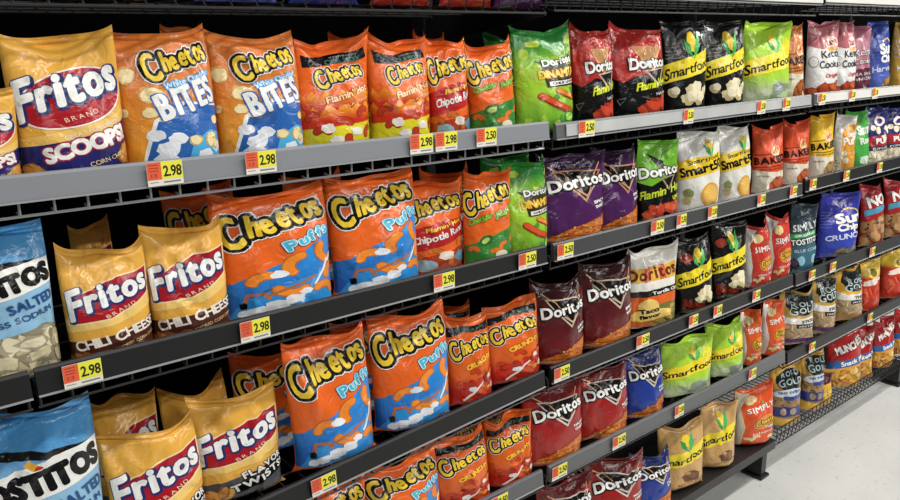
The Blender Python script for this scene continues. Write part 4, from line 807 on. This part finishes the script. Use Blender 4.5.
('C', 'twist', -0.937, 0.191, 0.728, -0.06, 0.129, 0.217, 0.03, 1, 1096, 'gold corn chip bag behind the left twist bag, third row'),
('C', 'twist', -0.798, 0.189, 0.736, -0.144, 0.141, 0.181, 0.03, 1, 1097, 'gold corn chip bag behind the right twist bag, third row'),
('C', 'puffs', -0.619, 0.199, 0.747, -0.096, 0.204, 0.207, 0.039, 1, 1098, 'shaded orange and blue puffs bag behind the left puffs bag, third row'),
('C', 'puffs', -0.392, 0.197, 0.758, -0.2, 0.181, 0.207, 0.034, 1, 1099, 'shaded orange puffs bag between the two puffs bags, third row'),
('C', 'crunchy', -0.156, 0.194, 0.77, -0.196, 0.15, 0.174, 0.026, 1, 1100, 'shaded orange bag behind the left crunchy bag, third row'),
('D', 'crunchy', -0.05, 0.183, 0.499, -0.168, 0.164, 0.131, 0.026, 1, 1101, 'shaded orange bag behind the crunchy bags, fourth row'),
('D', 'dorblue', 0.713, 0.192, 0.496, -0.394, 0.092, 0.135, 0.026, 1, 1102, 'shaded blue bag behind the blue tortilla bag, fourth row'),
('E', 'dorred', 0.384, 0.193, 0.175, -0.285, 0.177, 0.156, 0.026, 1, 1103, 'shaded red bag behind the red tortilla bags, bottom row'),

]
for row_, kind, X, Y, Z, yaw, w, h, T, e, seed, label in BAGS:
    nm = NAMES.get(kind, 'tortilla_chip_bag' if kind.startswith('dor') or kind in ('taco', 'simplyteal') else 'potato_chip_bag')
    pack(nm, kind, X, Y, Z, yaw, w, h, T, e, seed, label, GROUPS[row_])
# shelf above: only the feet of its bags reach into the photo
for i, (x, kind, lab) in enumerate([(-.93, 'chili', 'gold bag foot above the scoop corn chips, on the shelf at the top photo edge'), (-.70, 'sunblue', 'left of the two dark blue bag feet at the top photo edge'), (-.53, 'dorblue', 'right of the two dark blue bag feet at the top photo edge'),
        (-.36, 'dorred', 'left of the two red bag feet at the top photo edge'), (-.19, 'dorred', 'right of the two red bag feet at the top photo edge'), (-.04, 'dorpurple', 'dark purple bag foot behind wires at the top photo edge')]):
    pack(NAMES.get(kind, 'potato_chip_bag' if kind == 'sunblue' else 'tortilla_chip_bag'), kind, x, .068, 1.6592, 0, .15, .22, .042, 1, 3000 + i, lab, GROUPS['F'])

# ---------------------------------------------------------------- price tags on the rails
def flat_mesh(D, w, h, name):
    """a thin card: artwork D (100 wide) on its front"""
    bm_polys = D.cut(1, 1); V, F, col = bm_polys; k = w / 100
    v = [(-w / 2, 0, -h / 2), (w / 2, 0, -h / 2), (w / 2, 0, h / 2), (-w / 2, 0, h / 2)]; v += [(x, .0008, z) for x, _, z in v]
    f = [(0, 1, 2, 3), (7, 6, 5, 4), (0, 4, 5, 1), (1, 5, 6, 2), (2, 6, 7, 3), (3, 7, 4, 0)]; c = [hexc('e8e6dc')] * 8
    v += [((x - 50) * k, -.0001 - .00012 * la, y * h / D.H - h / 2) for x, y, la in V.tolist()]; f += [tuple(8 + q for q in g) for g in F]; c += col.tolist()
    me = bpy.data.meshes.new(name); me.from_pydata(v, [], f)
    ca = me.color_attributes.new('print', 'FLOAT_COLOR', 'POINT'); ca.data.foreach_set('color', np.array([(*q, 1) for q in c], dtype=np.float32).ravel()); me.materials.append(PAPER)
    return me
def tag_mesh(price):
    D = Design(66); D.poly([(0, 17), (40, 17), (40, 66), (0, 66)], hexc('e8603c'), 1); D.poly([(40, 17), (100, 17), (100, 66), (40, 66)], hexc('f0ec3c'), 1)
    D.text(price, 46, 25, 96, 25, 30, BLACK, fat=.9, layer=3, gap=.08)
    for y in (56, 48, 40): D.poly([(6, y), (32, y), (32, y + 3), (6, y + 3)], hexc('b03c24'), 2)
    D.text('13', 10, 24, 28, 24, 11, hexc('b03c24'), layer=3); D.poly([(6, 9), (30, 9), (30, 11), (6, 11)], hexc('888888'), 2); D.poly([(44, 7), (92, 7), (92, 11), (44, 11)], hexc('777777'), 2)
    return flat_mesh(D, .056, .0375, 'price_tag')
TAGM = {p: tag_mesh(p) for p in ('2.98', '2.50')}
TAGS = dict(
 A=[(-0.878, 1.397, '2.98', 'below the left cheese bites bag'), (-0.715, 1.397, '2.98', 'below the right cheese bites bag'), (-0.373, 1.3965, '2.98', 'below the fiery cheese bag'), (-0.310, 1.396, '2.98', 'below the chipotle bag'), (-0.201, 1.395, '2.50', 'below the jalapeno cheese bag'),
    (0.116, 1.387, '2.50', 'at the left end of the milky strip'), (0.527, 1.387, '2.50', 'below the left black popcorn bag'), (0.898, 1.388, '2.50', 'below the lime popcorn, left'), (1.045, 1.388, '2.50', 'below the lime popcorn, right'), (1.275, 1.392, '2.50', 'below the left kettle chip bag'), (1.492, 1.391, '2.50', 'below right kettle chips'), (1.673, 1.390, '2.50', 'below the blue wavy chip bag')],
 B=[(-1.037, 1.105, '2.98', 'below the left chili corn chip bag'), (-0.751, 1.104, '2.98', 'below the left puffs bag'), (-0.322, 1.103, '2.98', 'below the chipotle bag'), (-0.076, 1.102, '2.50', 'below the green rolled chip bag'), (0.052, 1.101, '2.50', 'below the left purple bag'),
    (0.415, 1.101, '2.50', 'below the lime and black bag, left'), (0.525, 1.101, '2.50', 'below the lime and black bag, right'), (0.677, 1.101, '2.50', 'below the left white popcorn bag'), (0.946, 1.101, '2.50', 'below the left red-orange baked bag'), (1.145, 1.101, '2.50', 'below the right red-orange baked bag'), (1.275, 1.109, '2.50', 'below the yellow baked bag'), (1.520, 1.109, '2.50', 'below the white puffs bag'), (1.793, 1.109, '2.50', 'below the navy popcorn puffs')],
 C=[(-0.635, 0.751, '2.98', 'below the left puffs bag'), (0.050, 0.784, '2.50', 'below the left maroon bag'), (0.377, 0.784, '2.50', 'below the retro hat bag'), (0.618, 0.784, '2.50', 'below the left black popcorn bag'), (0.746, 0.784, '2.50', 'below the right black popcorn bag'), (0.968, 0.784, '2.50', 'below the left red puffs bag'), (1.340, 0.777, '2.50', 'below the dark teal bag'), (1.497, 0.776, '2.50', 'below the royal blue bag'), (1.826, 0.773, '2.50', 'below the cracker chip bags')],
 D=[(-0.163, 0.509, '2.50', 'below the crunchy cheese bags'), (0.050, 0.509, '2.50', 'below the left red bag'), (0.292, 0.508, '2.50', 'below the right red bag'), (0.576, 0.507, '2.50', 'below the left lime popcorn'), (0.989, 0.505, '2.50', 'below the orange natural puffs'), (1.403, 0.488, '2.50', 'below the leftmost pretzel bag'), (1.887, 0.486, '2.50', 'below the yellow pretzel bag')])
RN = dict(A='top row', B='second row', C='third row', D='fourth row')
for r_, lst in TAGS.items():
    for x, z, p, wh in lst:
        o = bpy.data.objects.new('price_tag', TAGM[p]); C.objects.link(o); o.location = (x, -.0095, z)
        if x > .5: o.scale = (.8, 1, 1)
        if r_ == 'C' and x < 0: o.rotation_euler = (0, -.053, 0)
        tag(o, 'orange and yellow %s tag %s, %s' % (p, wh, RN[r_]), 'price tag', 'price tags clipped to the rails')
